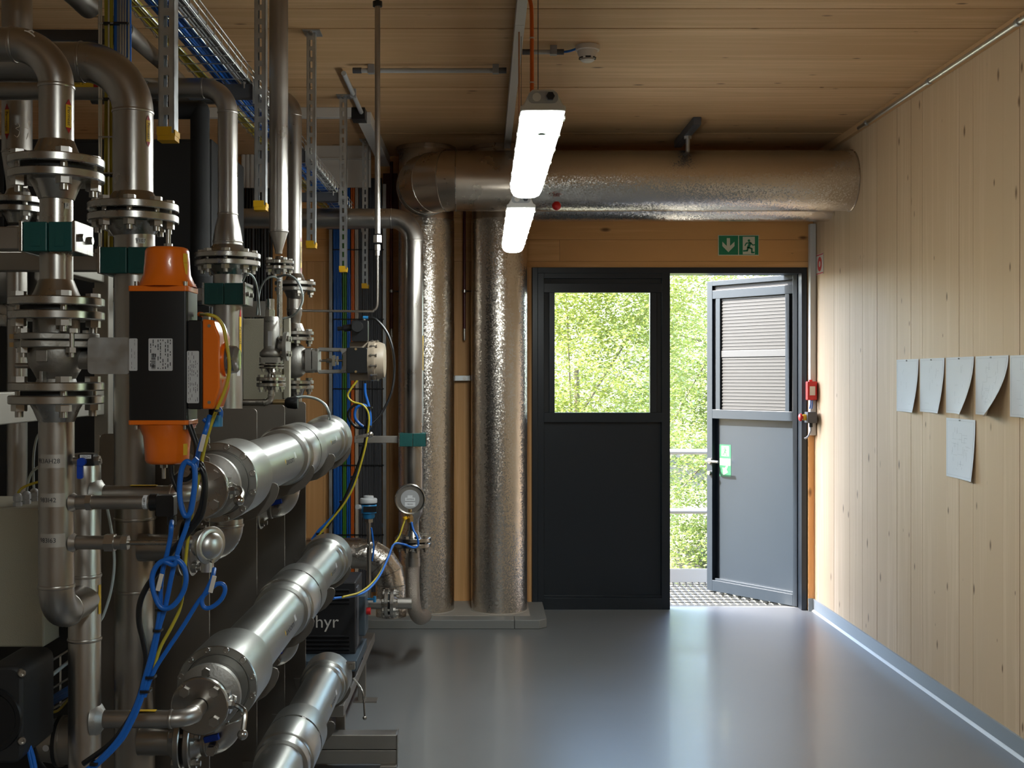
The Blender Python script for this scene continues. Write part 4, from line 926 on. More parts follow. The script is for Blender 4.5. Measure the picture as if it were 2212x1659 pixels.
b.rbox((bx0,K*1.2-.002,bz0), (bx1,K*1.2+.05,bz1), .008, 1).end()

# ------------------------------------------------------------------ pipe B
dB = 1.545; XB = X(291, dB); YB_ = K*dB; rB = .0447
pb = thing('permeate_riser', 'thick steel pipe bending down behind the orange actuator with eight-bolt flange', 'pipe')
z0 = Z(134, dB)
pipe_run(pb, [(-2.2,YB_,z0), (XB-.004,YB_,z0), (XB-.004,YB_,Z(422,dB))], rB, .114)
joint(pb, (XB-.003,YB_,Z(462,dB)), (0,0,-1), .100, rB-.003, rB, th=.0175, gap=.008, nb=8, af=.024, off=11, hub=.03)
B('lower_pipe', M['steel'], pb).cyl((XB,YB_,Z(500,dB)), (XB,YB_,.02), rB, n=32).end()
for y_ in (1120, 1275): seam(pb, (XB,YB_,Z(y_,dB)), (0,0,1), rB)
sticker(pb, (XB-.004,YB_), rB, -26, Z(322,dB), Z(252,dB), 16, 'Permeat', .011)
patch(pb, 'tag', M['paper'], (XB,YB_), rB+.0006, -70, -44, Z(530,dB), Z(518,dB)); text(pb, 'tag_text', 'V107', (XB+rB*math.cos(math.radians(-57)), YB_+rB*math.sin(math.radians(-57)), Z(524,dB)), (1,0,0), (0,0,1), .011, M['ink'], cyl=((XB,YB_), rB+.0012))
clamp('teal clamp holding the polished pipe below the front flange', (XA,YA,Z(517,dA)), .0865, .052, .085, arm=-1.35)
clamp('teal clamp on the thick pipe behind the orange actuator cap', (XB,YB_,Z(567,dB)), .118, .058, .112, arm=-1.35)
# ------------------------------------------------------------------ pipe C
dC = 2.107; XC = X(492, dC); YC = K*dC; rc = .0302
pc_ = thing('feed_riser', 'steel pipe with cone reducer and flange standing behind the switch box', 'pipe')
z0 = Z(190, dC)
pipe_run(pc_, [(-1.25,YC,z0), (XC,YC,z0), (XC,YC,Z(462,dC))], rc, .076)
B('reducer', M['steel'], pc_).lathe((XC,YC,Z(462,dC)), (0,0,-1), [(0,rc),(.012,rc*1.03),(.045,rc*1.3),(.07,.0430),(.085,.0445),(.10,.0445)], 36).end()
seam(pc_, (XC,YC,Z(463,dC)), (0,0,1), rc); seam(pc_, (XC,YC,Z(523,dC)), (0,0,1), .0445)
joint(pc_, (XC,YC,Z(562,dC)), (0,0,-1), .100, .0445, th=.0165, gap=.007, nb=8, af=.024, off=8, hub=.026)
B('lower_pipe', M['steel'], pc_).cyl((XC,YC,Z(592,dC)), (XC,YC,.3), .0445, n=32).end()
sticker(pc_, (XC,YC), .0445, -20, Z(786,dC), Z(664,dC), 14, 'Permeat', .016)
patch(pc_, 'tag', M['label'], (XC,YC), .0452, -40, -22, Z(812,dC), Z(788,dC))
clamp('teal clamp on the pipe with cone reducer', (XC,YC,Z(637,dC)), .118, .065, .112, arm=-1.2)

# ------------------------------------------------------------------ pipe D with small flange and relief valve
dD = 2.25; XD = X(602, dD); YD_ = K*dD
pd = thing('vent_pipe', 'upright steel pipe with long cone tapering to a small flange', 'pipe')
B('pipe', M['steel'], pd).cyl((XD,YD_,Z(497,dD)), (XD,YD_,ZC-.01), .0308, n=32).end()
B('cone', M['steel'], pd).lathe((XD,YD_,Z(497,dD)), (0,0,-1), [(0,.0308),(.006,.0305),(.066,.0125),(.078,.0115)], 32).end(); seam(pd, (XD,YD_,Z(500,dD)), (0,0,1), .0305)
joint(pd, (XD+.002,YD_,Z(573,dD)), (0,0,-1), .0475, .011, th=.0125, gap=.006, nb=4, af=.018, off=35, hub=.014)
B('drop_tube', M['machined'], pd).cyl((XD+.003,YD_,Z(595,dD)), (XD+.003,YD_,Z(745,dD)), .0093, n=20).end()
patch(pd, 'tag', M['paper'], (XD+.003,YD_), .0096, -140, -50, Z(608,dD), Z(600,dD)); text(pd, 'tag_text', 'Abb', (XD+.003,YD_-.0096,Z(604,dD)), (1,0,0), (0,0,1), .008, M['ink'], cyl=((XD+.003,YD_), .0100))
dR = 2.2; XV = X(586, dR); YV = K*dR
rv = thing('relief_valve', 'cast steel spring relief valve with bonnet and bolted small flanges', 'valve')
B('spindle_cap', M['machined'], rv).cyl((XV-.004,YV,Z(646,dR)), (XV-.004,YV,Z(670,dR)), .0135, n=20).hexa((XV-.004,YV,Z(684,dR)),(0,0,1),.028,.022).end()
B('bonnet', M['cast'], rv).lathe((XV,YV,Z(684,dR)), (0,0,-1), [(0,0),(0,.021),(.004,.0235),(.09,.0245),(.102,.024),(.108,.030),(.116,.037),(.126,.037),(.132,.030),(.132,0)], 32).end(ang=50)
B('number_tape', M['label'], rv).box((XV-.006,YV-.0262,Z(748,dR)), (XV+.006,YV-.0245,Z(716,dR))).end()
text(rv, 'number_text', '983AY01', (XV-.002,YV-.0245,Z(695,dR)), (1,0,0), (0,0,1), .009, M['ink'], cyl=((XV,YV), .0262))
B('inlet_body', M['cast'], rv).rbox((XV-.034,YV-.034,Z(784,dR)), (XV+.034,YV+.034,Z(772,dR)), .010, 2).lathe((XV,YV,Z(784,dR)), (0,0,-1), [(0,.02),(.012,.012),(.035,.010),(.05,.012)], 24).end()
joint(rv, (XV+.001,YV,Z(791,dR)), (0,0,-1), .0405, .012, th=.0055, gap=.004, nb=4, af=.012, off=40, hub=.012)
joint(rv, (XV+.0,YV,Z(825,dR)), (0,0,-1), .047, .0095, th=.0125, gap=.006, nb=4, af=.018, off=35, hub=.012)
pipe_run(rv, [(XV,YV,Z(838,dR)), (XV,YV,Z(869,dR)), (X(450,dR),YV,Z(869,dR))], .0102, .022)
B('outlet_flange', M['cast'], rv).cyl((XV+.04,YV+.012,Z(748,dR)), (XV+.052,YV+.012,Z(748,dR)), .047, n=30).cyl((XV+.015,YV+.012,Z(748,dR)),(XV+.04,YV+.012,Z(748,dR)),.022).end()
bolts(rv, (XV+.046,YV+.012,Z(748,dR)), (1,0,0), .034, 4, .017, .012, 45)
text(rv, 'pipe_number', '98374', (X(561,dR),YV-.0106,Z(869,dR)), (1,0,0), (0,0,1), .010, M['ink'])

# ------------------------------------------------------------------ pipe E with control valve
dE = 2.79; XE = X(636, dE); YE = K*dE; rE = .0302
pe = thing('control_line', 'steel pipe rising behind the vent pipe through the control valve', 'pipe')
z0 = 2.834
pipe_run(pe, [(-1.6,YE,z0), (XE,YE,z0), (XE,YE,Z(597,dE))], rE, .076)
joint(pe, (XE+.003,YE,Z(619,dE)), (0,0,-1), .0825, rE, th=.0155, gap=.009, nb=4, af=.024, off=20)
B('reducer', M['steel'], pe).lathe((XE,YE,Z(640,dE)), (0,0,-1), [(0,rE),(.05,rE),(.075,rE*1.02),(.085,rE*.9),(.12,rE*.72),(.13,rE*.72),(.16,rE)], 28).end(); seam(pe, (XE,YE,Z(668,dE)), (0,0,1), rE)
joint(pe, (XE,YE,Z(726,dE)), (0,0,-1), .078, rE, th=.0145, gap=.009, nb=4, af=.024, off=20, h1=False)
joint(pe, (XE,YE,Z(831,dE)), (0,0,-1), .078, rE, th=.0145, gap=.006, nb=4, af=.024, off=20, h0=False)
pipe_run(pe, [(XE,YE,Z(838,dE)), (XE,YE,Z(935,dE))], rE, .05); seam(pe, (XE,YE,Z(890,dE)), (0,0,1), rE)
sticker(pe, (XE,YE), rE, -18, Z(594,dE), Z(508,dE), 18, 'Permeatgas', .014)
cv = thing('control_valve', 'cast globe valve with open yoke and taupe disc actuator facing sideways', 'valve')
zv = Z(779, dE)
B('globe_body', M['cast'], cv).ball((XE,YE,zv), .062, 16, (1,.95,1.18)).end()
B('bonnet', M['cast'], cv).cyl((XE+.03,YE,zv), (X(666,dE),YE,zv), .048, n=28).rbox((X(663,dE),YE-.052,zv-.050),(X(676,dE),YE+.052,zv+.050),.012,0).rbox((X(678,dE),YE-.050,zv-.048),(X(690,dE),YE+.050,zv+.048),.012,0).end()
bolts(cv, (X(677,dE),YE,zv), (1,0,0), .055, 4, .02, .028, 45)
for s in (-1,1):
    B('yoke_arm', M['cast'], cv).bar((X(688,dE),YE,zv+s*.046), (X(752,dE),YE,zv+s*.043), .024, .016).end(bevel=.003)
B('yoke_head', M['cast'], cv).prism([(X(735,dE),zv-.048),(X(756,dE),zv-.03),(X(756,dE),zv+.03),(X(735,dE),zv+.048),(X(742,dE),zv+.02),(X(742,dE),zv-.02)], (0,YE-.02,0), (1,0,0), (0,0,1), (0,.04,0)).end()
B('spindle', M['machined'], cv).cyl((X(688,dE),YE,zv), (X(742,dE),YE,zv), .005, n=12).hexa((X(705,dE),YE,zv),(1,0,0),.018,.02).end()
B('travel_clamp', M['machined'], cv).box((X(718,dE),YE-.012,zv-.022), (X(724,dE),YE+.012,zv+.022)).box((X(727,dE),YE-.010,zv-.018),(X(731,dE),YE+.01,zv+.018)).end()
B('positioner', M['black'], cv).rbox((X(753,dE),YE-.075,Z(806,dE)), (X(797,dE),YE-.01,Z(752,dE)), .006, 1).end(bevel=.002)
sm_ = shared('pscrew', lambda: B('screw', M['brass']).cyl((0,0,0),(0,0,.003),.005,n=10))
for y_ in (755, 803): place('screw', sm_, cv, (X(773,dE),YE-.075,Z(y_,dE)), (0,-1,0))
B('disc_actuator', M['taupe'], cv).lathe((X(797,dE),YE,zv), (1,0,0), [(0,0),(0,.078),(.014,.080),(.020,.082),(.028,.082),(.030,.078),(.045,.076),(.064,.068),(.066,.062),(.066,0)], 44).end(ang=45)
B('actuator_back', M['taupe'], cv).rbox((X(756,dE),YE-.01,Z(822,dE)), (X(815,dE),YE+.08,Z(738,dE)), .006, 1).end()
bolts(cv, (X(811,dE),YE,zv), (1,0,0), .0815, 12, .010, .016, 15)
t = thing('air_regulator', 'black air regulator with round knob mounted above the taupe actuator', 'regulator')
B('body', M['black'], t).rbox((X(762,dE),YE-.05,Z(738,dE)), (X(797,dE),YE-.005,Z(693,dE)), .006, 1).end()
B('knob', M['blackmatt'], t).cyl((X(776,dE),YE-.05,Z(707,dE)), (X(776,dE),YE-.075,Z(707,dE)), .022, n=24).end()
B('side_barrel', M['black'], t).cyl((X(762,dE),YE-.028,Z(708,dE)), (X(731,dE),YE-.028,Z(711,dE)), .0085, n=16).cyl((X(744,dE),YE-.028,Z(710,dE)),(X(762,dE),YE-.028,Z(708,dE)),.014,n=16).end()
B('air_fitting', M['machined'], t).cyl((X(788,dE),YE-.028,Z(693,dE)), (X(788,dE),YE-.028,Z(686,dE)), .007, n=12).end()
B('push_fitting', M['bluepaint'], t).cyl((X(786,dE),YE-.03,Z(687,dE)), (X(797,dE),YE-.03,Z(687,dE)), .007, n=12).end()
cable('air_hose', 'black air hose arching from the regulator down beside the elbowed pipe', [(X(797,dE),YE-.03,Z(687,dE)), at(812,690,dE-.02), at(834,716,dE-.02), at(848,752,dE-.03), at(852,800,dE-.03), at(845,850,dE-.04), at(822,895,dE-.05), at(796,920,dE-.06), at(772,924,dE-.06), at(756,908,dE-.06), at(753,890,dE-.06), at(768,874,dE-.06), at(788,878,dE-.06), at(795,905,dE-.06)], .0052, 'black', cat='hose')

# ------------------------------------------------------------------ pipe F: long run with elbow, gauge, flexible hose
dF = 3.95; XF = X(893, dF); YF_ = K*dF; rF = .0575
pf = thing('header_pipe', 'large steel header pipe turning down in front of the silver ducts', 'pipe')
z0 = Z(472, dF)
pipe_run(pf, [(-2.3,YF_,z0), (XF,YF_,z0), (XF,YF_,Z(1096,dF))], rF, .128)
B('reducer', M['steel'], pf).lathe((XF,YF_,Z(1096,dF)), (0,0,-1), [(0,rF),(.03,rF*.96),(.07,rF*.62),(.10,.034),(.14,.033)], 32).end(); seam(pf, (XF,YF_,Z(1098,dF)), (0,0,1), rF)
joint(pf, (X(892,dF),YF_,Z(1170,dF)), (0,0,-1), .105, .034, th=.022, gap=.010, nb=8, af=.03, off=20, hub=.04)
B('hose_collar', M['steel'], pf).cyl((X(892,dF),YF_,Z(1185,dF)), (X(892,dF),YF_,Z(1210,dF)), .040, n=24).end()
fh = thing('flexible_hose', 'braided steel flexible hose curving below the header pipe flange', 'hose')
B('braid', M['braid'], fh).tube(smooth_path([at(892,1210,dF), at(891,1260,dF), at(893,1300,dF), at(898,1324,dF+.02), at(908,1335,dF+.10), at(918,1330,dF+.22)],5), .0405, 24).end()
B('hose_ferrule', M['steel'], fh).cyl(at(892,1204,dF), at(892,1222,dF), .0435, n=24).end()
clamp('teal clamp on the header pipe in front of the silver duct', (XF,YF_,Z(949,dF)), .150, .075, .138, arm=X(766,dF))
patch(pf, 'pipe_marker', M['tagyellow'], (XF,YF_), rF+.001, -20, -6, Z(800,dF), Z(725,dF))
# gauge
dg_ = 3.55
pg = thing('pressure_gauge', 'round steel pressure gauge with white dial labels in front of header pipe', 'gauge')
gc = at(886, 1078, dg_)
B('case', M['machined'], pg).lathe(gc+V((0,.05,0)), (0,-1,0), [(0,0),(0,.07),(.045,.076),(.05,.080),(.062,.080),(.066,.076),(.064,.070),(.056,.070)], 48).end(ang=40)
B('dial', M['steel_dull'], pg).cyl(gc-V((0,.006,0)), gc-V((0,.007,0)), .071, n=40).end()
B('dial_boss', M['lightgrey'], pg).cyl(gc-V((0,.007,0)), gc-V((0,.010,0)), .049, n=36).end()
for dz, w_, h_, s in ((.014,.026,.012,None), (.0,.052,.016,'-300MBAR'), (-.026,.054,.022,'983444')):
    dt = B('dial_tag', M['paper'], pg).box((gc.x-w_/2,gc.y-.0112,gc.z+dz-h_/2), (gc.x+w_/2,gc.y-.0102,gc.z+dz+h_/2)).end()
    if s: text(dt, 'tag_text', s, (gc.x,gc.y-.0116,gc.z+dz), (1,0,0), (0,0,1), .0095, M['ink'])
B('stem', M['brass'], pg).hexa(at(886,1128,dg_), (0,0,1), .032, .03).cyl(at(886,1128,dg_), at(886,1100,dg_), .012, n=12).end()
B('cable_plug', M['yellow'], pg).cyl(at(876,1122,dg_-.01), at(874,1116,dg_-.01), .011, n=10).end()
cable('gauge_cable', 'yellow green cable hanging from the round gauge', [at(875,1122,dg_-.01), at(869,1140,dg_-.02), at(862,1160,dg_-.03), at(850,1178,dg_-.05), at(836,1210,dg_-.1), at(812,1250,dg_-.2), at(780,1278,dg_-.35), at(740,1290,2.95)], .0048, 'yg')
cable('gauge_cable', 'blue cable looping below the round gauge toward the silver tube', [at(889,1128,dg_-.01), at(893,1145,dg_-.02), at(901,1160,dg_-.03), at(903,1178,dg_-.03), at(892,1183,dg_-.04), at(872,1176,dg_-.05), at(851,1176,dg_-.06), at(838,1206,dg_-.1), at(816,1250,dg_-.2), at(782,1282,dg_-.35), at(720,1293,2.95)], .0058, 'blue')
# blue transmitter on stem with lower flanged pipe
dP = 3.88
tt = thing('level_transmitter', 'blue and grey transmitter head on a thin upright steel stem', 'transmitter')
c = at(796, 1100, dP)
B('head', M['bluepaint'], tt).lathe(at(796,1120,dP), (0,0,1), [(0,.030),(.01,.036),(.028,.036),(.032,.046),(.055,.047),(.075,.047),(.08,.044)], 32).end()
B('lid', M['lightgrey'], tt).lathe(at(796,1087,dP), (0,0,1), [(0,.045),(.004,.050),(.022,.050),(.028,.046),(.03,.03),(.042,.028),(.043,0)], 32).end()
B('display', M['black'], tt).box(at(787,1104,dP)-V((0,.049,0)), at(815,1092,dP)-V((0,.03,0))).end()
B('side_plug', M['lightgrey'], tt).cyl(at(782,1097,dP), at(772,1095,dP-.03), .015, n=16).end()
B('hex_nut', M['bolt'], tt).hexa(at(797,1128,dP), (0,0,1), .045, .02).end()
B('stem', M['steel'], tt).cyl(at(797,1128,dP), at(797,1290,dP), .0125, n=18).end()
cable('transmitter_cable', 'blue cable dropping beside the thin steel stem', [at(802,1140,dP-.02), at(805,1160,dP-.02), at(807,1185,dP-.02), at(804,1212,dP-.02)], .005, 'blue')
lp = thing('drain_pipe', 'short flanged steel pipe low behind the braided hose', 'pipe')
B('pipe', M['steel'], lp).cyl(at(762,1303,dP), at(834,1303,dP), .0325, n=28).end()
joint(lp, at(842,1303,dP), (1,0,0), .085, .0325, th=.020, gap=.012, nb=8, af=.026, off=20, hub=.02)
B('pipe', M['steel'], lp).cyl(at(850,1303,dP), at(890,1303,dP), .032, n=28).end()
B('end_flange', M['cast'], lp).box(at(752,1327,dP)-V((0,.05,0)), at(762,1275,dP)+V((0,.05,0))).end(bevel=.003)
fd = thing('foil_elbow_duct', 'crinkled silver elbow duct behind the blue transmitter stem', 'duct')
dq = 4.1
cx_ = X(778,dq); cz = Z(1262,dq); RBq = (1262-1195)/F*dq
for a, b in zip((0,22.5,45,67.5), (22.5,45,67.5,90)):
    def rg(a): 
        a = math.radians(a); c = V((cx_+RBq*math.sin(a), K*dq, cz+RBq*math.cos(a))); ax = V((math.cos(a),0,-math.sin(a))); u = V((0,1,0)); w_ = ax.cross(u); return [c+u*(.092*math.cos(2*math.pi*i/36))+w_*(.092*math.sin(2*math.pi*i/36)) for i in range(36)]
    B('elbow_segment', M['foil'], fd).add(rg(a)+rg(b), [(i,(i+1)%36,(i+1)%36+36,i+36) for i in range(36)]).end(); B('seam_ring', M['machined'], fd).tube(rg(b), .004, 5, closed=True).end()
B('straight', M['foil'], fd).cyl((cx_-.35,K*dq,cz+RBq), (cx_,K*dq,cz+RBq), .092, n=36).end()
B('straight', M['foil'], fd).cyl((cx_+RBq,K*dq,cz), (cx_+RBq,K*dq,Z(1330,dq)), .092, n=36).end()

# ------------------------------------------------------------------ slim pipe H
dH = 2.85; xh = X(815.5, dH)
ph = thing('sampling_pipe', 'slim steel pipe hanging from ceiling and reducing to thin bent tube', 'pipe')
B('pipe', M['steel'], ph).cyl((xh,K*dH,Z(505,dH)), (xh,K*dH,Z(14,dH)), .0115, n=20).end()
B('pipe_clip', M['black'], ph).lathe((xh,K*dH,Z(14,dH)), (0,0,1), [(0,.0115),(0,.02),(.02,.02),(.02,.012)], 18).cyl((xh,K*dH,Z(8,dH)),(xh,K*dH,ZC-.001),.008,n=8).end()
B('union', M['bolt'], ph).hexa((xh,K*dH,Z(524,dH)), (0,0,1), .033, .03).hexa((xh,K*dH,Z(541,dH)),(0,0,1),.022,.024).hexa((xh,K*dH,Z(552,dH)),(0,0,1),.016,.02).end()
B('thin_tube', M['steel'], ph).tube(smooth_path([(xh,K*dH,Z(550,dH)), (xh,K*dH,Z(640,dH)), at(814,662,dH), at(806,671,dH), at(790,672.5,dH), at(640,671,dH)],6), .0052, 10).end()

# ------------------------------------------------------------------ pipe G at the frame's edge and other background pipes
dG = 2.1; XG = X(37, dG); YG = K*dG
pg_ = thing('permeate_gas_pipe', 'upright steel pipe with yellow gas marker and reducer above a flange', 'pipe')
B('pipe', M['steel'], pg_).cyl((XG,YG,Z(328,dG)), (XG,YG,ZC-.01), .0446, n=32).end(); seam(pg_, (XG,YG,Z(330,dG)), (0,0,1), .0446)
B('reducer', M['steel'], pg_).lathe((XG,YG,Z(328,dG)), (0,0,-1), [(0,.0446),(.015,.044),(.09,.033),(.11,.031),(.13,.031)], 32).end()
joint(pg_, (XG+.003,YG,Z(445,dG)), (0,0,-1), .0825, .030, th=.019, gap=.010, nb=4, af=.026, off=40, hub=.03)
B('lower_pipe', M['steel'], pg_).cyl((XG,YG,Z(490,dG)), (XG,YG,1.2), .030, n=28).end()
sticker(pg_, (XG,YG), .0446, -108, Z(308,dG), Z(230,dG), 20, 'Permeatgas', .013)
# paint pen digits drawn as short strokes on the pipe face
for pts in ([(45,275),(50,273),(53,279),(46,284),(53,290),(49,302),(43,298)], [(62,279),(66,281)], [(66,290),(64,304)]):
    scrawl(pg_, [V((XG+(x-37)/F*dG, YG-math.sqrt(max(1e-6,.0446**2-((x-37)/F*dG)**2))-.0006, Z(y,dG))) for x, y in pts], .001)
bg_ = thing('membrane_header', 'wide brown tinted header pipe behind the elbows with yellow stage label', 'pipe')
dq = 1.95
B('pipe', M['steel_dull'], bg_).cyl((-2.2,K*dq,Z(193,dq)), (X(300,dq),K*dq,Z(193,dq)), .030, n=28).end()
B('stage_label', M['tagyellow'], bg_).box((X(100,dq),K*dq-.032,Z(194,dq)), (X(210,dq),K*dq-.0305,Z(172,dq))).end()
B('label_end', M['tagred'], bg_).box((X(210,dq),K*dq-.032,Z(194,dq)), (X(222,dq),K*dq-.0305,Z(172,dq))).end()
text(bg_, 'label_text', 'Permeat\nMembranstufe 2', (X(158,dq),K*dq-.0325,Z(181,dq)), (1,0,0), (0,0,1), .0125, M['ink'])
bm_ = B('support_beam', M['dgrey'], None, 'dark steel beam crossing under the ceiling behind the elbows', 'beam').box((-2.4,K*2.35,Z(88,2.35)), (X(290,2.35),K*2.35+.05,Z(63,2.35))).end(bevel=.003)
t = thing('capped_pipe', 'brown steel pipe end running away under the ceiling', 'pipe')
p = V((X(192,2.0), K*2.0, Z(15,2.0))); q = V((p.x-.12, K*1.25, p.z)); B('pipe', M['steel_dull'], t).cyl((p.x,K*.9,p.z), p, .034, n=28).end()
B('saddle', M['steel_dull'], t).box((p.x-.03,K*2.1,Z(62,2.1)), (p.x+.035,K*2.1+.06,Z(34,2.1))).end()
t = thing('sloping_pipe', 'brown steel pipe running away behind the hanging strut', 'pipe')
B('pipe', M['steel_dull'], t).cyl(at(268,62,2.0), at(388,172,3.0), .026, n=24).end()
ip = thing('insulated_pipe', 'black insulated pipe with mitred bend behind the cone reducer', 'pipe')
dI = 2.6; zi = Z(238, dI)
B('horizontal_cover', M['insul'], ip).cyl((X(250,dI),K*dI,zi), (X(432,dI),K*dI,zi), .034, n=28).end()
B('bend_cover', M['insul'], ip).ball((X(432,dI),K*dI,zi), .035, 12).end()
B('upright_cover', M['insul'], ip).cyl((X(432,dI),K*dI,zi), (X(432,dI),K*dI,Z(600,dI)), .036, n=28).cyl((X(436,dI),K*dI,Z(598,dI)),(X(436,dI),K*dI,Z(660,dI)),.042,n=28).end()
# ------------------------------------------------------------------ membrane rack and modules
PD = [1.60, 1.935, 2.205, 2.465]; XE_ = -.643; rT, RF = .068, .0855
rk = thing('membrane_rack', 'dark stainless rack of four upright sheets with curved saddles under the modules', 'rack')
for i, d in enumerate(PD):
    xl = -.90 if i == 0 else -1.05; ztop = Z(937,1.6) if i == 0 else 1.60
    B('upright_sheet', M['plate'], rk).prism(rrect(xl, .0, XE_, ztop, .012, 3), (0,K*d,0), (1,0,0), (0,0,1), (0,.006,0)).end(bevel=.0008)
    for zt_ in ZT:
        po = [(rT+.0025, a) for a in range(-20,-186,-10)]+[(.118,-180),(.122,-150),(.118,-120),(.1135,-92),(.110,-75),(.106,-58),(.102,-42),(.098,-30),(.094,-22),(.087,-17.5),(.079,-17)]
        B('saddle', M['plate'], rk).prism([(XT+r*math.cos(math.radians(a)), zt_+r*math.sin(math.radians(a))) for r, a in po], (0,K*d-.0062,0), (1,0,0), (0,0,1), (0,.006,0)).end(bevel=.0008)
for z_ in (.0, .75): B('cross_bar', M['steel_dull'], rk).box((-1.05,K*PD[1]+.01,z_), (-1.01,K*PD[3],z_+.05)).end()
B('sheet_edge', M['machined'], rk).box((-.902,K*PD[0]-.001,.02), (-.900,K*PD[0]+.006,Z(940,1.6))).end()
capscrew = shared('capscrew6', lambda: B('cap_screw', M['bolt']).lathe((0,0,0),(0,0,1),[(0,.0068),(.005,.0068),(.0062,.0058),(.0062,.0034),(.003,.0030),(.003,0)],16))
flat = shared('clampscrew', lambda: B('clamp_screw', M['bolt']).box((-.006,-.004,0),(.006,.004,.006)))
names = ['top silver membrane module with bolted front cap, upper of the stack', 'middle silver membrane module with bolted front cap above the lowest module', 'lowest silver membrane module of the stack with thin hand lever']
def axiom(t, d, zt_, size):
    """maker's lettering wrapped on the tube side facing the room"""
    vs, fs = text_geo('axiom'); a0 = math.radians(8); r = rT+.0006
    def wrap(u, v): a = a0+v/r; return (XT+r*math.cos(a), K*d+u, zt_+r*math.sin(a))
    B('maker_lettering', M['ink'], t).add([wrap(x*size*2.3, y*size*1.2) for x, y, _ in vs], fs).end(smooth=False)
    B('maker_mark', M['tagyellow'], t).add([wrap(-size*3.3, size*.5), wrap(-size*3.0, size*.1), wrap(-size*3.2, size*-.3), wrap(-size*3.5, 0)], [(0,1,2,3)]).end()
    B('maker_patch', M['label'], t).add([wrap(size*3.7,0), wrap(size*4.8,0), wrap(size*4.8,.016), wrap(size*3.7,.016)], [(0,1,2,3)]).end()
for i, zt_ in enumerate(ZT):
    t = thing('membrane_module', names[i], 'membrane module', 'stacked membrane modules')
    ax = lambda d: V((XT, K*d, zt_)); L = lambda a, b: K*(b-a)
    fc = B('front_cap', M['alu'], t).lathe(ax(1.45), (0,1,0), [(0,0),(0,.066),(.004,.067),(.004,.0685),(0,.070),(0,RF-.002),(.002,RF),(L(1.45,1.555),RF),(L(1.45,1.56),RF-.003),(L(1.45,1.56),rT)], 64).end()
    B('tube_section', M['alu'], t).lathe(ax(1.56), (0,1,0), [(0,rT),(L(1.56,1.90),rT)], 64).end()
    B('coupling_ring', M['alu'], t).lathe(ax(1.90), (0,1,0), [(0,rT),(.003,.077),(.012,.079),(.05,.079),(.055,RF-.001),(.057,RF),(L(1.90,2.02),RF),(L(1.90,2.02),.078)], 64).end()
    cg = B('coupling_groove', M['steel_dull'], t).lathe(ax(2.02), (0,1,0), [(0,.079),(.014,.079)], 64).end()
    B('coupling_ring', M['alu'], t).lathe(V(ax(2.02))+V((0,.014,0)), (0,1,0), [(0,.078),(0,RF),(L(2.02,2.09),RF),(L(2.02,2.10),RF-.004),(L(2.02,2.10),rT)], 64).end()
    for k in range(8):
        a = math.radians(22+45*k); place('clamp_screw', flat, cg, (XT+.079*math.cos(a), K*2.02+.007, zt_+.079*math.sin(a)), (math.cos(a),0,math.sin(a)))
    B('tube_section', M['alu'], t).lathe(ax(2.10), (0,1,0), [(0,rT),(L(2.10,2.40),rT)], 64).end()
    B('rear_cap', M['alu'], t).lathe(ax(2.40), (0,1,0), [(0,rT),(.006,.076),(.03,.079),(.035,RF),(L(2.40,2.485),RF+.002),(L(2.40,2.49),RF-.002),(L(2.40,2.49),0)], 64).end()
    for k in range(12):
        a = math.radians(15+30*k); place('cap_screw', capscrew, fc, (XT+.0785*math.cos(a), K*1.45-.001, zt_+.0785*math.sin(a)), (0,-1,0))
    axiom(t, 1.76, zt_, .021); axiom(t, 2.27, zt_, .019)
    if i == 2:
        B('rear_ring', M['machined'], t).lathe(ax(2.49), (0,1,0), [(0,0),(0,.055),(.03,.057),(.04,.06),(.05,.06),(.05,0)], 40).end()
        B('lever_bracket', M['machined'], t).box((XT+.06,K*2.47,zt_+.028), (XT+.10,K*2.47+.02,zt_+.055)).end(bevel=.002)
        B('hand_lever', M['machined'], t).tube(smooth_path([at(764,1466,2.44), at(782,1491,2.40), at(786,1515,2.40), at(788,1546,2.40)],4), .0035, 10).ball(at(788,1551,2.40), .0075).end()
    else:
        p = at(768, 945 if i == 0 else 1188, 2.47); q = at(795, 940 if i == 0 else 1178, 2.47)
        B('rear_lever', M['machined'], t).bar(p, q, .016, .012).ball(q+V((.008,0,.002)), .011).end()
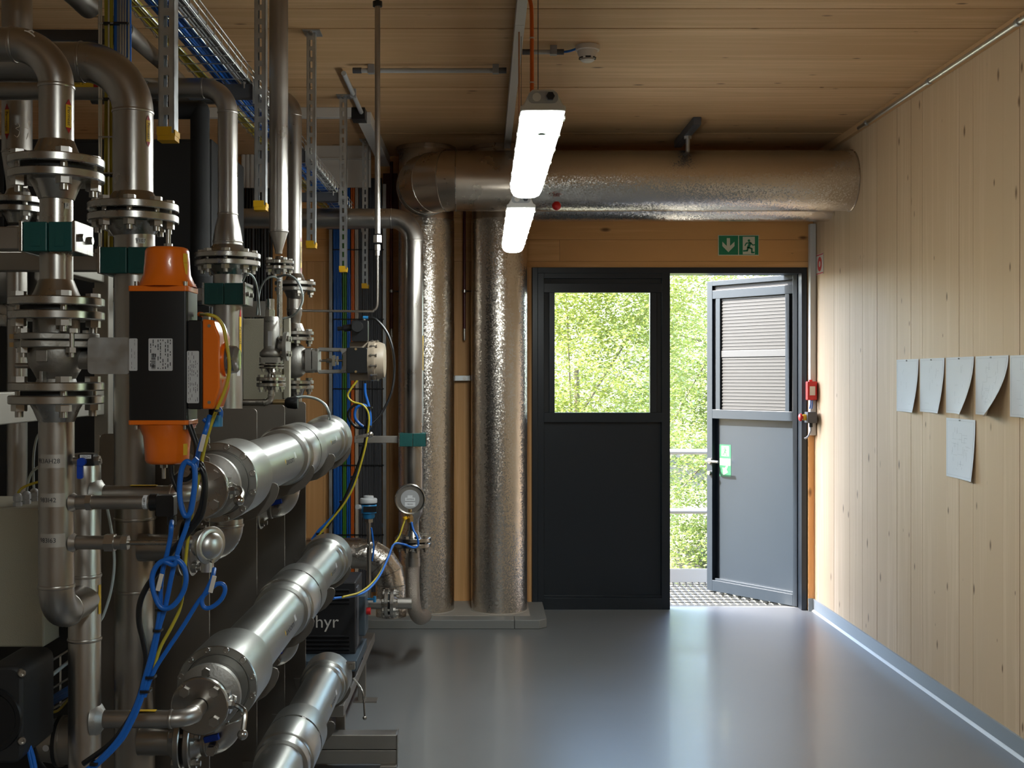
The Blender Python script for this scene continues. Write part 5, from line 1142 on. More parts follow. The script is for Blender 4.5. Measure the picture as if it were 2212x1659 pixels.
# front ball valves with lever
for i, zt_ in enumerate(ZT[:2]):
    t = thing('isolating_valve', ['flanged ball valve with lever on the top module front cap', 'flanged ball valve with lever on the middle module front cap'][i], 'valve', 'valves on the module caps')
    B('front_flange', M['machined'], t).lathe((XT,K*dV,zt_), (0,1,0), [(0,0),(0,.055),(.002,.0575),(.012,.0575),(.014,.055),(.014,0)], 48).end()
    B('wafer_body', M['cast'], t).lathe((XT,K*dV+.016,zt_), (0,1,0), [(0,0),(0,.040),(.05,.042),(.055,.062),(.057,.066),(.072,.066),(.074,.060),(.078,.050),(K*(1.45-dV)-.017,.05)], 48).end()
    bolts(t, (XT,K*dV+.012,zt_), (0,-1,0), .0415, 4, .018, .022, 45, nut=False)
    bolts(t, (XT,K*dV+.066,zt_), (0,-1,0), .0545, 4, .016, .016, 0, nut=False)
    s0 = V((XT+.045, K*dV+.030, zt_-.004))
    B('stem_block', M['machined'], t).rbox(s0-V((.012,.014,.016)), s0+V((.012,.014,.016)), .003, 0).hexa(s0+V((.012,0,0)),(1,0,0),.016,.008).box(s0+V((-.004,-.012,.016)),s0+V((.010,.012,.026))).end()
    if i == 0: pts = [s0+V((.018,0,.004)), s0+V((.030,-.006,.004)), s0+V((.040,-.03,-.004)), s0+V((.040,-.06,-.014))]
    else: pts = [s0+V((.018,0,.0)), s0+V((.032,-.008,-.004)), s0+V((.044,-.022,-.012)), s0+V((.042,-.035,-.05))]
    B('lever', M['machined'], t).tube(smooth_path(pts,4), .0055, 8).ball(pts[-1], .0105).end()
# product branches under the modules
lab = [('elbow branch with flange and blue lever below the top front cap','elbow branch with flange below the middle of the top module'),('elbow branch with flange and blue lever below the middle front cap','elbow branch with flange below the centre of the middle module')]
for i, zt_ in enumerate(ZT[:2]):
    for j, d in enumerate((1.52, 1.985)):
        t = thing('product_branch', lab[i][j], 'pipe', 'elbow branches below the modules'); y_ = K*d; zb_ = zt_-.155
        pipe_run(t, [(XT,y_,zt_-RF-.005), (XT,y_,zb_), (XT-.20,y_,zb_)], .0302, .05)
        joint(t, (XT-.095,y_,zb_), (1,0,0), .062, .0302, th=.014, gap=.008, nb=4, af=.02, off=30, hub=.018, mt='steel')
        B('boss', M['steel'], t).cyl((XT-.028,y_-.028,zb_), (XT-.028,y_-.045,zb_-.004), .0115, n=16).hexa((XT-.028,y_-.045,zb_-.004),(0,-1,0),.019,.014).end()
        B('blue_lever', M['bluevalve'], t).obox((XT-.030,y_-.040,zb_+.020), (1,0,.25), (0,1,0), (-.25,0,1), .034, .012, .014).end(bevel=.002)

# ------------------------------------------------------------------ hanging struts with slots and yellow caps
SX = -.80; SZ = 2.30; SD = [1.72, 2.44, 3.16, 3.88, 4.60]
def strut_mesh():
    b = B('channel', M['zinc']); h = ZC-SZ-.006; w_, dp, th = .040, .040, .0025
    b.box((w_/2-th,0,0), (w_/2,dp,h)).box((-w_/2,0,0), (-w_/2+th,dp,h)).box((w_/2-.012,dp-th,0),(w_/2,dp,h)).box((-w_/2,dp-th,0),(-w_/2+.012,dp,h))
    sl, pt_ = .030, .050; z_ = .0
    b.box((-w_/2,0,0), (-.0065,th,h)).box((.0065,0,0), (w_/2,th,h))
    while z_ < h:
        b.box((-.0065,0,z_), (.0065,th,min(h,z_+pt_-sl))); z_ += pt_
    return b
stm = shared('strut', strut_mesh)
capm = shared('strutcap', lambda: B('end_cap', M['yellow']).rbox((-.0225,-.0025,-.012),(.0225,.0425,.006),.003,2).box((-.023,-.004,0),(.014,.0,.022)).box((.0205,-.003,0),(.0235,.043,.014)))
stl = ['hanging slotted strut with yellow cap in front of the blue cable tray', 'hanging slotted strut with yellow cap beside the pipe with cone reducer', 'hanging slotted strut with yellow cap behind the vent pipe', 'hanging slotted strut with yellow cap in front of the blue wall cables', 'hanging slotted strut with yellow cap in front of the grey wall cables']
for lb, d in zip(stl, SD):
    t = thing('hanging_strut', lb, 'strut', 'slotted struts hanging from the ceiling')
    place('channel', stm, t, (SX,K*d,SZ)); place('end_cap', capm, t, (SX,K*d,SZ-.002))
    B('ceiling_foot', M['zinc'], t).box((SX-.035,K*d-.03,ZC-.006), (SX+.045,K*d+.07,ZC-.0005)).end()
    B('foot_bolt', M['bolt'], t).hexa((SX+.0,K*d-.018,ZC-.014), (0,0,1), .02, .008).end()
    B('cantilever_arm', M['dgrey'], t).box((-1.06,K*d+.004,2.688), (SX-.0205,K*d+.040,2.738)).end(bevel=.002)
    B('arm_plate', M['zinc'], t).box((SX-.0255,K*d-.004,2.665), (SX-.0202,K*d+.044,2.755)).end()
    B('arm_bolt', M['bolt'], t).cyl((SX-.055,K*d-.006,2.742), (SX-.055,K*d-.006,2.72), .004, n=8).hexa((SX-.055,K*d-.006,2.735),(0,0,1),.012,.007).end()
# wire basket tray
tx0, tx1, tz0, tz1 = -1.02, -.832, 2.742, 2.792; ty0, ty1 = K*1.55, K*4.35
tr_ = thing('cable_basket', 'wire basket cable tray running under the ceiling carrying blue cables', 'cable tray')
lw = shared('lwire', lambda: B('long_wire', M['wire']).cyl((0,ty0,0), (0,ty1,0), .0022, n=6))
for x_, z_ in ((tx0,tz1),(tx0,tz0+.012),(tx0+.047,tz0),(tx0+.094,tz0),(tx0+.141,tz0),(tx1-.004,tz0),(tx1,tz1-.022),(tx1,tz1)): place('long_wire', lw, tr_, (x_,0,z_))
cw = shared('cwire', lambda: B('cross_wire', M['wire']).tube([(tx0,0,tz1),(tx0,0,tz0+.006),(tx0+.006,0,tz0-.003),(tx1-.006,0,tz0-.003),(tx1,0,tz0+.006),(tx1,0,tz1)], .0020, 6))
n_ = int((ty1-ty0)/.10)
for k in range(n_): place('cross_wire', cw, tr_, (0,ty0+.05+k*.10,0))
rr = random.Random(5)
def tray_cable(name, lab, x_, z_, r, mt, grp, j=.006):
    pts = [(x_+rr.uniform(-j,j), ty0+.02+(ty1-ty0-.04)*k/7, z_+rr.uniform(0,.004)) for k in range(8)]
    cable(name, lab, pts, r, mt, grp, 7)
for k in range(10): tray_cable('tray_cable', ('blue basket cable lying on top of the blue layer' if k > 6 else 'blue basket cable in the bottom layer under the ceiling'), tx0+.066+(k%7)*.0105, tz0+.009+.0135*(k//7), .0062, 'blue', 'blue cables in the basket', .002)
for k in range(3): tray_cable('tray_cable', ('yellow green basket cable lying against the basket side wires', 'yellow green basket cable lying between two alike cables', 'yellow green basket cable lying nearest the blue cables')[k], tx0+.014+k*.013, tz0+.008, .0050, 'yg', 'earth cables in the basket', .002)
for k in range(4): tray_cable('tray_cable', ('grey basket cable lying next to the blue cables' if k == 0 else 'grey basket cable lying against the basket side by the struts' if k == 3 else 'grey basket cable lying between other grey cables'), tx1-.040+k*.0105, tz0+.008, .0052, 'grey', 'grey cables in the basket', .002)
# upright wire ladder behind the thick elbow
dL = 1.78
vl = thing('cable_ladder', 'upright wire cable ladder with bundled cables behind the thick elbow', 'cable tray')
for px_ in (215.5, 220, 236, 262, 267, 272, 279): B('long_wire', M['wire'], vl).cyl((X(px_,dL),K*dL-.004,1.97), (X(px_,dL),K*dL-.004,ZC-.005), .0024, n=6).end()
for y_ in (52, 128, 215, 297, 375): B('cross_wire', M['wire'], vl).cyl((X(215,dL),K*dL-.0085,Z(y_,dL)), (X(279,dL),K*dL-.0085,Z(y_,dL)), .0021, n=6).end()
for y_ in (50, 213, 378):
    for xa, xb in ((224,242),(246,280)): B('cable_tie', M['black'], vl).rbox((X(xa,dL),K*dL-.012,Z(y_+4,dL)), (X(xb,dL),K*dL+.030,Z(y_,dL)), .006, 2).end()
for k, px_ in enumerate((225.5,230,234.5,240)): cable('ladder_cable', 'yellow green cable strapped to the upright wire ladder', [(X(px_+rr.uniform(-1.5,1.5),dL),K*dL+.008,1.97+(ZC-1.99)*q/6) for q in range(7)], .0037, 'yg', 'earth cables on the ladder')
for k, (px_, mt_) in enumerate(((248,'blue'),(252.5,'grey'),(257,'grey'),(261.5,'blue'),(266.5,'blue'),(271.5,'blue'),(276,'blue'))): cable('ladder_cable', '%s cable strapped to the upright wire ladder' % ('blue' if mt_ == 'blue' else 'light grey'), [(X(px_+rr.uniform(-1,1),dL),K*dL+.010,1.9+(ZC-1.92)*q/6) for q in range(7)], .0046 if mt_ == 'grey' else .0056, mt_, mt_+' cables on the ladder')

# ------------------------------------------------------------------ cable wall on the back wall
dW = 4.88; rr = random.Random(9)
ch = thing('cable_channel', 'galvanised wall channel behind the upright wall cables', 'channel')
for px_ in (712, 829): B('side_profile', M['zinc'], ch).box((X(px_-4,dW),YB-.05,.12), (X(px_+3,dW),YB-.001,3.08)).end()
for z_ in (.6, 1.2, 1.8, 2.4, 2.9): B('rung', M['zinc'], ch).box((X(712,dW),YB-.02,z_), (X(829,dW),YB-.005,z_+.03)).end()
def wcab(px_, mt_, lab, grp, r):
    jj = rr.uniform(-1,1); cable('wall_cable', lab, [(X(px_+jj*.6+rr.uniform(-.5,.5),dW),YB-.045-r-rr.uniform(0,.008),.14+(3.12-.14)*q/6) for q in range(7)], r, mt_, grp, 7)
for k in range(5): wcab(719.5+k*3.6, 'blue', ('blue wall cable running against the galvanised channel side' if k == 0 else 'blue wall cable running against the green pair' if k == 4 else 'blue wall cable in the middle of the five blue cables'), 'blue wall cables', .0072)
for k in range(2): wcab(739.5+k*4, 'green', ('green wall cable next to the five blue cables', 'green wall cable next to the lone blue pair')[k], 'green wall cables', .0072)
for k in range(2): wcab(749+k*4, 'blue', ('blue wall cable directly beside the green pair', 'blue wall cable directly beside the orange pair')[k], 'blue wall cables beside orange', .0068)
for k in range(2): wcab(757.5+k*4, 'orangec', ('orange wall cable next to the lone blue pair', 'orange wall cable next to the cream pair')[k], 'orange wall cables', .0066)
for k in range(2): wcab(766+k*4, 'whitec', ('cream wall cable next to the orange pair', 'cream wall cable next to the dark grey bundle')[k], 'cream wall cables', .0066)
for k in range(14): wcab(775+k*3.6, 'dgrey', ('dark grey wall cable bordering the cream pair' if k == 0 else 'dark grey wall cable against the channel side by the red pipe' if k == 13 else 'dark grey wall cable inside the dark grey bundle'), 'dark wall cables', .0068)
for z_ in (.55, 1.05, 1.6, 2.1, 2.6):
    B('tie_strap', M['black'], ch).box((X(717,dW),YB-.072,z_), (X(828,dW),YB-.069,z_+.008)).end()
for k in range(20): cable('black_wall_cable', 'black cable in the dark bundle on the wall behind the cone reducer', [(X(456+k*6.6+rr.uniform(-1,1),dW),YB-.04,.6+2.45*q/5) for q in range(6)], .0105, 'dgrey' if k % 4 == 1 else 'black', 'black wall cables', 7)
wp_ = thing('ribbed_sleeve', 'white ribbed sleeves hanging from ceiling above the black wall cables', 'sleeve')
for k in range(12): B('rib', M['whitewall'], wp_).cyl((X(520+k*9.5,4.86),YB-.06,3.05), (X(520+k*9.5,4.86),YB-.06,ZC-.002), .016, n=12).end()
t = thing('white_panel', 'white boxed panel under the ceiling behind the hanging struts', 'panel')
B('panel', M['whitewall'], t).box((X(655,4.7),K*4.72,3.0), (X(800,4.7),K*4.72+.02,ZC-.002)).end(); B('panel_lip', M['white'], t).box((X(655,4.7),K*4.72-.02,3.19), (X(800,4.7),K*4.72,3.20)).end()
B('red_board', M['rust'], None, 'dark red brown board on the wall beside the white panel', 'board').box((X(826,4.9),YB-.03,2.8), (X(858,4.9),YB-.001,3.16)).end()

# ------------------------------------------------------------------ dark machinery and frames behind
cab = thing('machine_enclosure', 'large black machine enclosure behind the pipes', 'enclosure')
xa, xb = -3.0, X(458,3.0)
B('enclosure_body', M['blackmatt'], cab).box((xa,K*3.0,.08), (xb,K*3.4,Z(300,3.0))).end(bevel=.006)
for k in range(4):
    w_ = (xb-xa)/4; B('front_panel', M['blackmatt'], cab).box((xa+w_*k+.008,K*3.0-.012,.2), (xa+w_*(k+1)-.008,K*3.0,Z(308,3.0))).end(bevel=.003)
B('plinth_base', M['dgrey'], cab).box((xa,K*3.02,0), (xb,K*3.4,.08)).end()
cab2 = thing('machine_enclosure', 'black machine housing close behind the labelled pipe', 'enclosure')
B('housing', M['blackmatt'], cab2).box((-2.6,K*2.3,.0), (X(232,2.3),K*2.7,Z(640,2.3))).end(bevel=.006); B('housing_lid', M['blackmatt'], cab2).box((-2.6,K*2.28,Z(640,2.3)), (X(234,2.3),K*2.72,Z(630,2.3))).end()
ef = thing('equipment_frame', 'pale steel box section frame beside the labelled pipe', 'frame')
fx = -1.10
B('side_rail', M['frame'], ef).box((fx-.04,K*1.3,Z(895,2.0)), (fx,K*1.98,Z(840,2.0))).end(bevel=.003)
B('upper_rail', M['frame'], ef).box((fx-.04,K*1.3,Z(590,1.8)), (fx,K*1.98,Z(547,1.8))).end(bevel=.003)
B('post', M['frame'], ef).box((fx-.03,K*1.98,Z(1036,2.0)), (fx+.012,K*1.98+.045,Z(540,2.0))).end(bevel=.003)
B('post', M['frame'], ef).box((fx-.04,K*1.42,0), (fx,K*1.42+.04,Z(895,2.0))).end(bevel=.003); B('foot_bar', M['frame'], ef).box((fx-.04,K*1.98,0), (fx,K*1.98+.04,Z(1036,2.0))).end(bevel=.003)
vs_ = thing('vessel_end', 'dark steel vessel end with bolted flange at the frame edge', 'vessel')
c = at(-10, 590, 2.15)
B('dished_end', M['steel_dull'], vs_).lathe(c, (0,-1,0), [(0,.10),(.02,.095),(.05,.07),(.065,.03),(.068,0)], 36).end(); B('rim', M['machined'], vs_).lathe(c+V((.02,.05,-.03)), (0,-1,0), [(0,0),(0,.135),(.02,.137),(.024,.13),(.024,.10)], 44).end()
bolts(vs_, c+V((.02,.03,-.03)), (0,-1,0), .115, 8, .024, .03, 10)
# beige enclosures
be = thing('junction_box', 'beige enclosure with grey cable glands beside the labelled pipe', 'enclosure')
bx0, bx1 = -1.35, X(95,1.45); bz0, bz1 = Z(1398,1.45), Z(1098,1.45)
B('box', M['beige'], be).box((bx0,K*1.45,bz0), (bx1,K*1.60,bz1)).end(bevel=.004)
for px_, d in ((38,1.475),(57,1.50),(74,1.535),(90,1.56)):
    c = V((X(px_,d),K*d,bz1)); B('cable_gland', M['lightgrey'], be).hexa(c,(0,0,1),.017,.008).cyl(c+V((0,0,.008)),c+V((0,0,.011)),.0075,n=14).hexa(c+V((0,0,.011)),(0,0,1),.017,.010).lathe(c+V((0,0,.021)),(0,0,1),[(0,.0088),(.004,.008),(.007,.005),(.007,0)],16).end()
B('mount_foot', M['black'], be).box((bx1+.002,K*1.50,bz0+.004), (bx1+.03,K*1.50+.04,bz0+.033)).end()
cable('gland_cable', 'yellow green wire rising from the beige enclosure gland', [at(38,1072,1.475), at(42,1060,1.475), at(56,1050,1.48), at(84,1041,1.49), at(110,1036,1.5)], .0030, 'yg')
cable('gland_hose', 'clear hose rising from the beige enclosure beside the yellow wire', [at(57,1066,1.50), at(60,1045,1.50), at(68,1022,1.5), at(84,1008,1.5), at(105,1000,1.5)], .0030, 'hose', cat='hose')
cable('gland_hose', 'long clear hose rising straight up from the beige enclosure', [at(74,1066,1.535), at(72,1030,1.535), at(73,980,1.535), at(80,945,1.535), at(92,930,1.535)], .0030, 'hose', cat='hose')
cable('drain_hose', 'clear hose hanging between the riser and the thick pipe', [at(232,1100,1.42), at(238,1130,1.42), at(244,1170,1.42), at(247,1220,1.42), at(240,1275,1.42), at(225,1325,1.42), at(214,1345,1.42)], .0031, 'hose', cat='hose')
b2 = thing('terminal_box', 'beige wall box with hinged door behind the relief valve', 'enclosure')
d2_ = 2.38
B('box', M['beige'], b2).box((X(524,d2_),K*d2_,Z(866,d2_)), (X(612,d2_),K*d2_+.16,Z(688,d2_))).end(bevel=.003); B('door', M['beige'], b2).box((X(612,d2_),K*d2_-.004,Z(862,d2_)), (X(626,d2_),K*d2_+.02,Z(684,d2_))).end(bevel=.003)
B('top_rail', M['steel_dull'], b2).box((X(500,d2_),K*d2_+.01,Z(684,d2_)), (X(580,d2_),K*d2_+.05,Z(650,d2_))).end()
for px_ in (553, 561, 569): c = V((X(px_,d2_),K*d2_+.06,Z(688,d2_))); B('cable_gland', M['lightgrey'], b2).hexa(c,(0,0,1),.013,.014).cyl(c,c+V((0,0,.02)),.005,n=10).end()
cable('signal_hose', 'clear hose arching between the small flange and the beige box', [at(555,680,2.36), at(558,650,2.33), at(562,625,2.3), at(572,606,2.24), at(586,598,2.23), at(600,600,2.23)], .0036, 'hose', cat='hose')
cable('signal_hose', 'clear hose looping wide around the relief valve outlet', [at(600,598,2.2), at(622,594,2.15), at(641,606,2.13), at(652,630,2.13), at(653,652,2.13), at(643,672,2.13), at(628,684,2.15), at(612,688,2.2)], .0036, 'hose', cat='hose')
cable('signal_hose', 'clear hose arching from the cone reducer flange to the beige box', [at(525,606,2.08), at(531,594,2.06), at(540,592,2.06), at(551,606,2.08), at(557,635,2.2), at(561,680,2.36)], .0034, 'hose', cat='hose')
nv = thing('needle_valve', 'small black hand knob valve with brass body below the relief valve', 'valve')
B('body', M['brass'], nv).cyl(at(590,869,2.25), at(618,869,2.25), .010, n=14).end(); B('knob', M['black'], nv).lathe(at(616,870,2.25), (1,0,0), [(0,0),(0,.012),(.008,.018),(.035,.021),(.042,.019),(.042,0)], 20).end()
cable('sample_tube', 'white plastic tube curving from the black knob valve', [at(640,859,2.25), at(660,857,2.25), at(684,862,2.25), at(702,874,2.25), at(710,890,2.25), at(712,905,2.28)], .0045, 'hose', cat='hose')

# ------------------------------------------------------------------ black compressor on its stand, sill beam
dz_ = 3.3
cz_ = thing('compressor_cabinet', 'black louvred cabinet with silver lettering on a steel stand', 'cabinet')
x1_ = X(768,dz_); x0_ = x1_-.50; z0_, z1_ = Z(1413,dz_), Z(1258,dz_)
B('cabinet_body', M['compressor'], cz_).box((x0_,K*dz_,z0_), (x1_,K*3.48,z1_)).end(bevel=.006)
for y_ in (1272,1281,1290,1299,1372,1381,1390,1399): B('louvre', M['compressor'], cz_).prism([(0,0),(-.010,-.003),(-.010,-.007),(0,-.016)], (x0_+.04,K*dz_,Z(y_,dz_)), (0,1,0), (0,0,1), (.43,0,0)).end()
vs, fs = text_geo('zephyr'); wmax = max(v[0] for v in vs); wmin = min(v[0] for v in vs); sc_ = .236/(wmax-wmin)
B('lettering', M['nameplate'], cz_).add([(X(732,dz_)-(wmax-x)*sc_, K*dz_-.0012, Z(1344,dz_)+y*sc_) for x, y, _ in vs], fs).end(smooth=False)
B('control_pod', M['slate'], cz_).box((x1_,K*3.37,z0_+.06), (x1_+.035,K*3.46,z0_+.26)).end(bevel=.006); B('red_button', M['red'], cz_).cyl((x1_+.035,K*3.41,z0_+.17), (x1_+.055,K*3.41,z0_+.17), .018, n=16).end()
B('vent_grille', M['dgrey'], cz_).box((x1_,K*3.31,z0_+.03), (x1_+.006,K*3.36,z1_-.03)).end()
B('valve_wheel', M['bluepaint'], cz_).cyl((x1_+.035,K*3.44,z0_+.22), (x1_+.075,K*3.44,z0_+.22), .006, n=10).cyl((x1_+.07,K*3.44,z0_+.205),(x1_+.07,K*3.44,z0_+.235),.008,n=8).end()
B('skid', M['slate'], cz_).box((x0_,K*3.22,z0_-.05), (x1_+.02,K*3.50,z0_)).end(bevel=.003)
for d in (3.26, 3.46): B('rubber_foot', M['rubber'], cz_).cyl((x1_-.02,K*d,z0_-.09), (x1_-.02,K*d,z0_-.05), .028, n=20).end()
sd_ = thing('machine_stand', 'welded stainless stand with foot plates under the black cabinet', 'stand')
zs = z0_-.09; xs = x1_+.01
for x_ in (xs-.05, x0_): B('side_rail', M['steel_dull'], sd_).box((x_,K*3.0,zs-.05), (x_+.05,K*3.82,zs)).end(bevel=.002)
B('cross_rail', M['steel_dull'], sd_).box((x0_,K*3.0-.05,zs-.05), (xs,K*3.0,zs)).end(bevel=.002)
for x_ in (xs-.045, x0_+.005):
    for d in (3.02, 3.55): B('leg', M['steel_dull'], sd_).box((x_,K*d,.008), (x_+.04,K*d+.04,zs-.05)).end(bevel=.002); B('foot_plate', M['steel_dull'], sd_).box((x_-.02,K*d-.02,0), (x_+.10,K*d+.06,.008)).end()
    
sl = thing('sill_beam', 'doubled stainless box beam lying on the floor below the modules', 'beam')
xe_ = X(857,2.93)
for z_a, z_b in ((.028,.088),(.091,.152)): B('box_section', M['steel_dull'], sl).box((-1.25,K*2.93,z_a), (xe_,K*2.93+.08,z_b)).end(bevel=.003)
B('end_plate', M['steel_dull'], sl).box((xe_,K*2.93-.003,.02), (xe_+.004,K*2.93+.083,.155)).end(); 
for x_ in (xe_-.07, -1.0): B('foot_plate', M['steel_dull'], sl).box((x_,K*2.93-.03,0), (x_+.07,K*2.93+.10,.028)).end(bevel=.002)
cable('foot_bolt', 'x', [(0,0,0),(0,0,1)], .001, 'bolt') if False else None

# ------------------------------------------------------------------ bottom-left corner: motor, small basket, cables
mo = thing('pump_motor', 'black motor terminal box with round cover and socket screws in the corner', 'motor')
dm = 1.25; c0, c1 = at(-40,1650,dm), at(48,1440,dm)
B('terminal_box', M['blackmatt'], mo).rbox((c0.x,K*dm,c0.z), (c1.x,K*dm+.16,c1.z), .02, 1).end(bevel=.006)
B('round_cover', M['black'], mo).lathe((X(-25,dm),K*dm,Z(1555,dm)), (0,-1,0), [(0,.062),(.004,.060),(.004,.052),(.001,.049),(.001,0)], 44).end()
for y_ in (1453, 1599): B('socket_screw', M['bolt'], mo).lathe(at(46,y_,dm), (.5,-.8,0), [(-.004,.007),(.007,.007),(.008,.006),(.008,.0038),(.003,.0034),(.003,0)], 16).end()
pm = thing('circulation_pump', 'round steel pump with black band behind the riser', 'pump')
c = at(128, 1600, 1.5)
B('head', M['steel_dull'], pm).lathe(c, (1,0,0), [(-.05,0),(-.05,.042),(-.02,.046),(0,.05),(0,.055),(.012,.055),(.012,.05),(.05,.05),(.05,0)], 36).end(); B('band', M['black'], pm).lathe(c, (1,0,0), [(.0,.056),(.008,.056)], 36).end()
B('badge', M['label'], pm).cyl(c+V((-.01,-.0515,.0)), c+V((-.01,-.0525,0)), .007, n=16).end()
sb = thing('small_basket', 'short sloping wire basket with cables behind the riser', 'cable tray')
for off_ in (0, 38, 52, 66): B('long_wire', M['wire'], sb).cyl(at(45,1468+off_*1.6,1.42), at(152,1402+off_*1.6,1.62), .0025, n=6).end()
for k in range(6):
    f_ = k/5; p, q = at(45+107*f_,1466-66*f_,1.42+.2*f_), at(45+107*f_,1578-66*f_,1.42+.2*f_); B('cross_wire', M['wire'], sb).cyl(p, q, .0022, n=6).end()
for k in range(4): cable('corner_cable', 'blue cable lying in the short sloping basket', [at(30,1580+k*7,1.40), at(60,1548+k*6,1.42), at(100,1515+k*5,1.5), at(152,1482+k*5,1.62)], .0044, 'blue', 'blue cables in the short basket')
cable('corner_cable', 'yellow green wire sagging under the short sloping basket', [at(68,1580,1.38), at(80,1553,1.4), at(100,1540,1.45), at(125,1535,1.5), at(150,1508,1.58)], .0030, 'yg')
cable('corner_hose', 'clear hose crossing in front of the short basket', [at(48,1508,1.38), at(90,1476,1.42), at(150,1428,1.5), at(175,1408,1.55)], .0042, 'hose', cat='hose')
for k in range(2): cable('corner_cable', 'blue cable dropping beside the black motor', [at(50+k*4,1560,1.3), at(58,1590+k*6,1.28), at(64+k*6,1630,1.27), at(72+k*6,1668,1.26)], .0042, 'blue', 'blue cables beside the motor')
cable('corner_cable', 'thick black cable curving down beside the black motor', [at(98,1500,1.4), at(76,1530,1.36), at(66,1570,1.32), at(70,1620,1.3), at(90,1660,1.28), at(120,1680,1.27)], .0075, 'black')

# ------------------------------------------------------------------ cable bundle from the actuator
db = 1.185
def pxs(pts, d=db): return [at(x, y, d) for x, y in pts]
tail = [(357,1311),(344,1355),(330,1421),(318,1463),(309,1499),(291,1546),(264,1596),(226,1637),(190,1668)]
cable('actuator_cable', 'blue cable from the actuator gland running down the bundle', [at(452,900,1.205)]+pxs([(446,925),(437,950),(429,975),(424,1003),(421,1028),(419,1056),(412,1098),(402,1140),(388,1180),(374,1230)]+tail), .0045, 'blue', None, 10)
cable('actuator_cable', 'blue cable with tall narrow loop in front of the top valve', pxs([(426,990),(414,1001),(403,997),(393,1012),(388,1050),(390,1085),(399,1113),(411,1108),(417,1080),(421,1040),(420,1010),(413,999)], db-.012), .0048, 'blue', None, 10)
cable('transmitter_lead', 'blue cable dropping from the black angled plug', [at(371,1127,1.215)]+pxs([(370,1135),(368,1160),(361,1195),(352,1230),(347,1270),(346,1310),(340,1355),(325,1421),(313,1463),(303,1499),(284,1546),(256,1596),(216,1640),(180,1668)]), .0043, 'blue', None, 10)
cable('looped_lead', 'blue cable with wide loop and tag below the sensor stem', pxs([(384,1200),(376,1220),(352,1212),(335,1228),(328,1255),(336,1292),(350,1313),(372,1310),(394,1282),(402,1250),(396,1222),(380,1208),(362,1208),(345,1216)], db-.010), .0046, 'blue', None, 10)
cable('sensor_lead', 'blue cable with small loop dropping from the domed sensor head', [at(463,1229,1.20)]+pxs([(458,1250),(446,1275),(436,1296),(441,1312),(456,1312),(476,1297),(486,1277),(482,1263),(468,1262),(452,1275),(430,1298),(396,1352),(364,1400),(338,1440),(322,1475),(312,1505)]), .0040, 'blue', None, 10)
cable('black_lead', 'black cable bulging out to one side of the blue bundle', pxs([(409,918),(417,940),(424,962),(424,985),(418,1020),(432,1010),(442,1030),(443,1070),(436,1110),(420,1135),(398,1160),(372,1190),(340,1235),(316,1270),(302,1305),(301,1345),(311,1390),(316,1430),(306,1490),(282,1550),(240,1605),(180,1650)], db+.008), .0052, 'black', None, 10)
cable('black_lead', 'black cable from the actuator base looping behind the blue loop', pxs([(370,1005),(372,1030),(386,1062),(382,1028),(396,1036),(412,1030),(430,1000),(440,1020),(440,1060),(432,1100),(416,1130),(404,1125),(392,1090)], db+.012), .0045, 'black', None, 10)
cable('earth_lead', 'yellow green earth wire arching over the orange switch box', [at(432,679,1.225)]+pxs([(450,680),(468,686),(482,706),(489,740),(495,780),(494,812),(484,848),(466,890),(452,930),(440,975),(434,1010)], 1.20), .0032, 'yg', None, 10)
B('lead_boot', M['orangec'], None, 'orange boot on the end of the earth wire', 'boot').cyl(at(430,679,1.225), at(438,680,1.222), .0045, n=12).end()
cable('earth_lead', 'yellow green earth wire hanging behind the blue bundle', pxs([(434,1010),(420,1080),(408,1150),(402,1200),(398,1250),(390,1310),(370,1355),(346,1400),(330,1450),(320,1480)], db+.015), .0030, 'yg', None, 10)
cable('small_lead', 'blue looped pigtail under the orange switch cover', pxs([(470,880),(477,890),(474,905),(462,914),(448,912),(440,905)], 1.215), .0042, 'blue', None, 10)
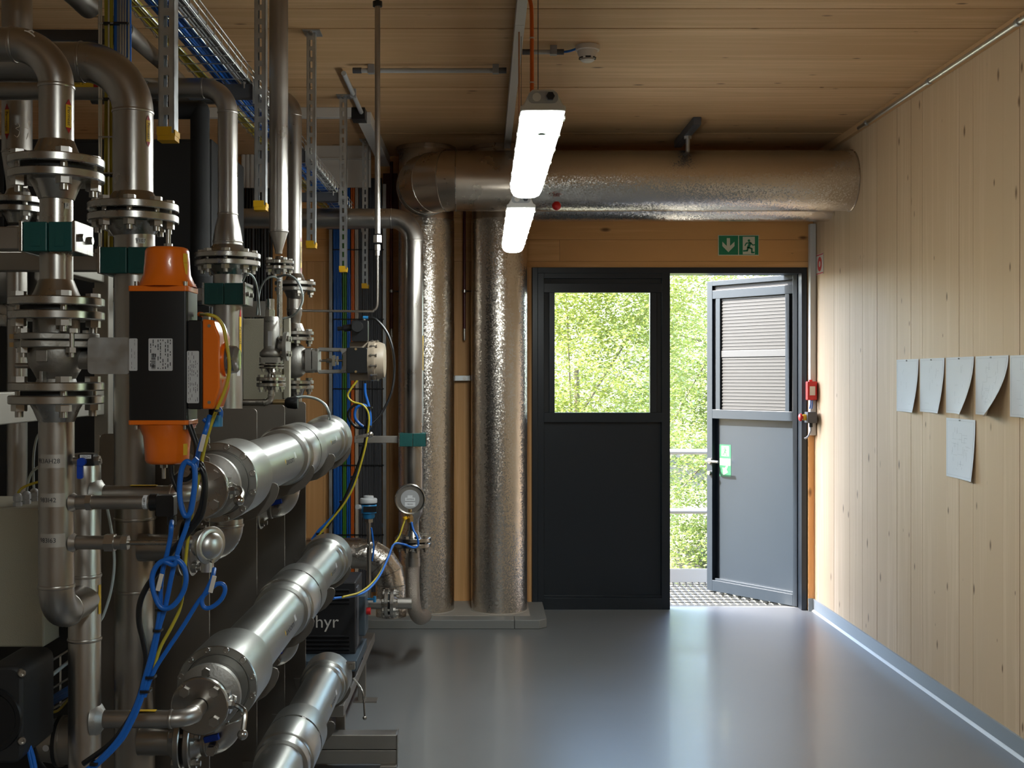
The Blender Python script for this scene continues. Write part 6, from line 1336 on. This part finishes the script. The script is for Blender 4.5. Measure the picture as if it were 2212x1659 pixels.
for k, (x_, y_, w_) in enumerate(((421,1013,20),(345,1268,12),(349,1316,24),(341,1361,18),(326,1462,20),(315,1492,22),(205,1648,18),(470,887,10))):
    B('cable_tie', M['black'], None, 'black cable tie around the blue cable bundle', 'cable tie', 'ties on the cable bundle').rbox((X(x_-w_/2,db),K*db-.010,Z(y_+2.5,db)), (X(x_+w_/2,db),K*db+.012,Z(y_-2.5,db)), .004, 2).end()
for lab_, x_, y_ in (('cream cable tag beside the orange actuator cap',437,957), ('cream cable tag inside the wide blue loop',345,1258), ('cream cable tag above the small blue loop',459,1262)):
    B('cable_tag', M['offwhite'], None, lab_, 'tag').obox(at(x_,y_,db-.018), (.25,0,1), (0,1,0), (1,0,-.25), .030, .003, .0075).end(bevel=.001)
# bundle by the control valve
dk = 2.72
cable('positioner_cable', 'blue cable looping below the taupe actuator', pxs([(788,828),(789,850),(795,872),(800,900),(798,925),(784,921),(768,905),(768,885),(780,875),(793,880),(797,910),(793,940),(783,985),(768,1035),(748,1080),(720,1115),(690,1145),(674,1166)], dk), .0058, 'blue', None, 10)
cable('positioner_cable', 'black cable running down from the taupe actuator loop', pxs([(795,905),(790,945),(780,985),(764,1030),(744,1078),(722,1116),(706,1140)], dk-.01), .0058, 'black', None, 10)
cable('positioner_cable', 'yellow green wire running down from the taupe actuator', pxs([(772,822),(758,840),(751,855),(762,868),(785,876),(797,900),(792,950),(780,1000),(764,1050),(742,1090),(710,1130),(680,1168)], dk-.02), .0042, 'yg', None, 10)
for x_, y_ in ((797,880),(795,921),(784,962),(766,1030),(742,1083),(692,1152)): B('cable_tie', M['black'], None, 'black cable tie on the cables below the taupe actuator', 'cable tie', 'ties below the taupe actuator').rbox((X(x_-8,dk),K*dk-.022,Z(y_+2,dk)), (X(x_+8,dk),K*dk+.010,Z(y_-2,dk)), .005, 2).end()
# ------------------------------------------------------------------ put every thing's Empty at its base
bpy.context.view_layer.update()
for r in ROOTS:
    lo, hi = V((1e9,)*3), V((-1e9,)*3)
    for c in r.children_recursive:
        if c.type != 'MESH': continue
        for q in c.bound_box:
            p = c.matrix_world @ V(q)
            for i in range(3): lo[i] = min(lo[i], p[i]); hi[i] = max(hi[i], p[i])
    if lo.x > 1e8: continue
    base = V(((lo.x+hi.x)/2, (lo.y+hi.y)/2, lo.z)); r.location = base
    for c in r.children: c.location = V(c.location)-base
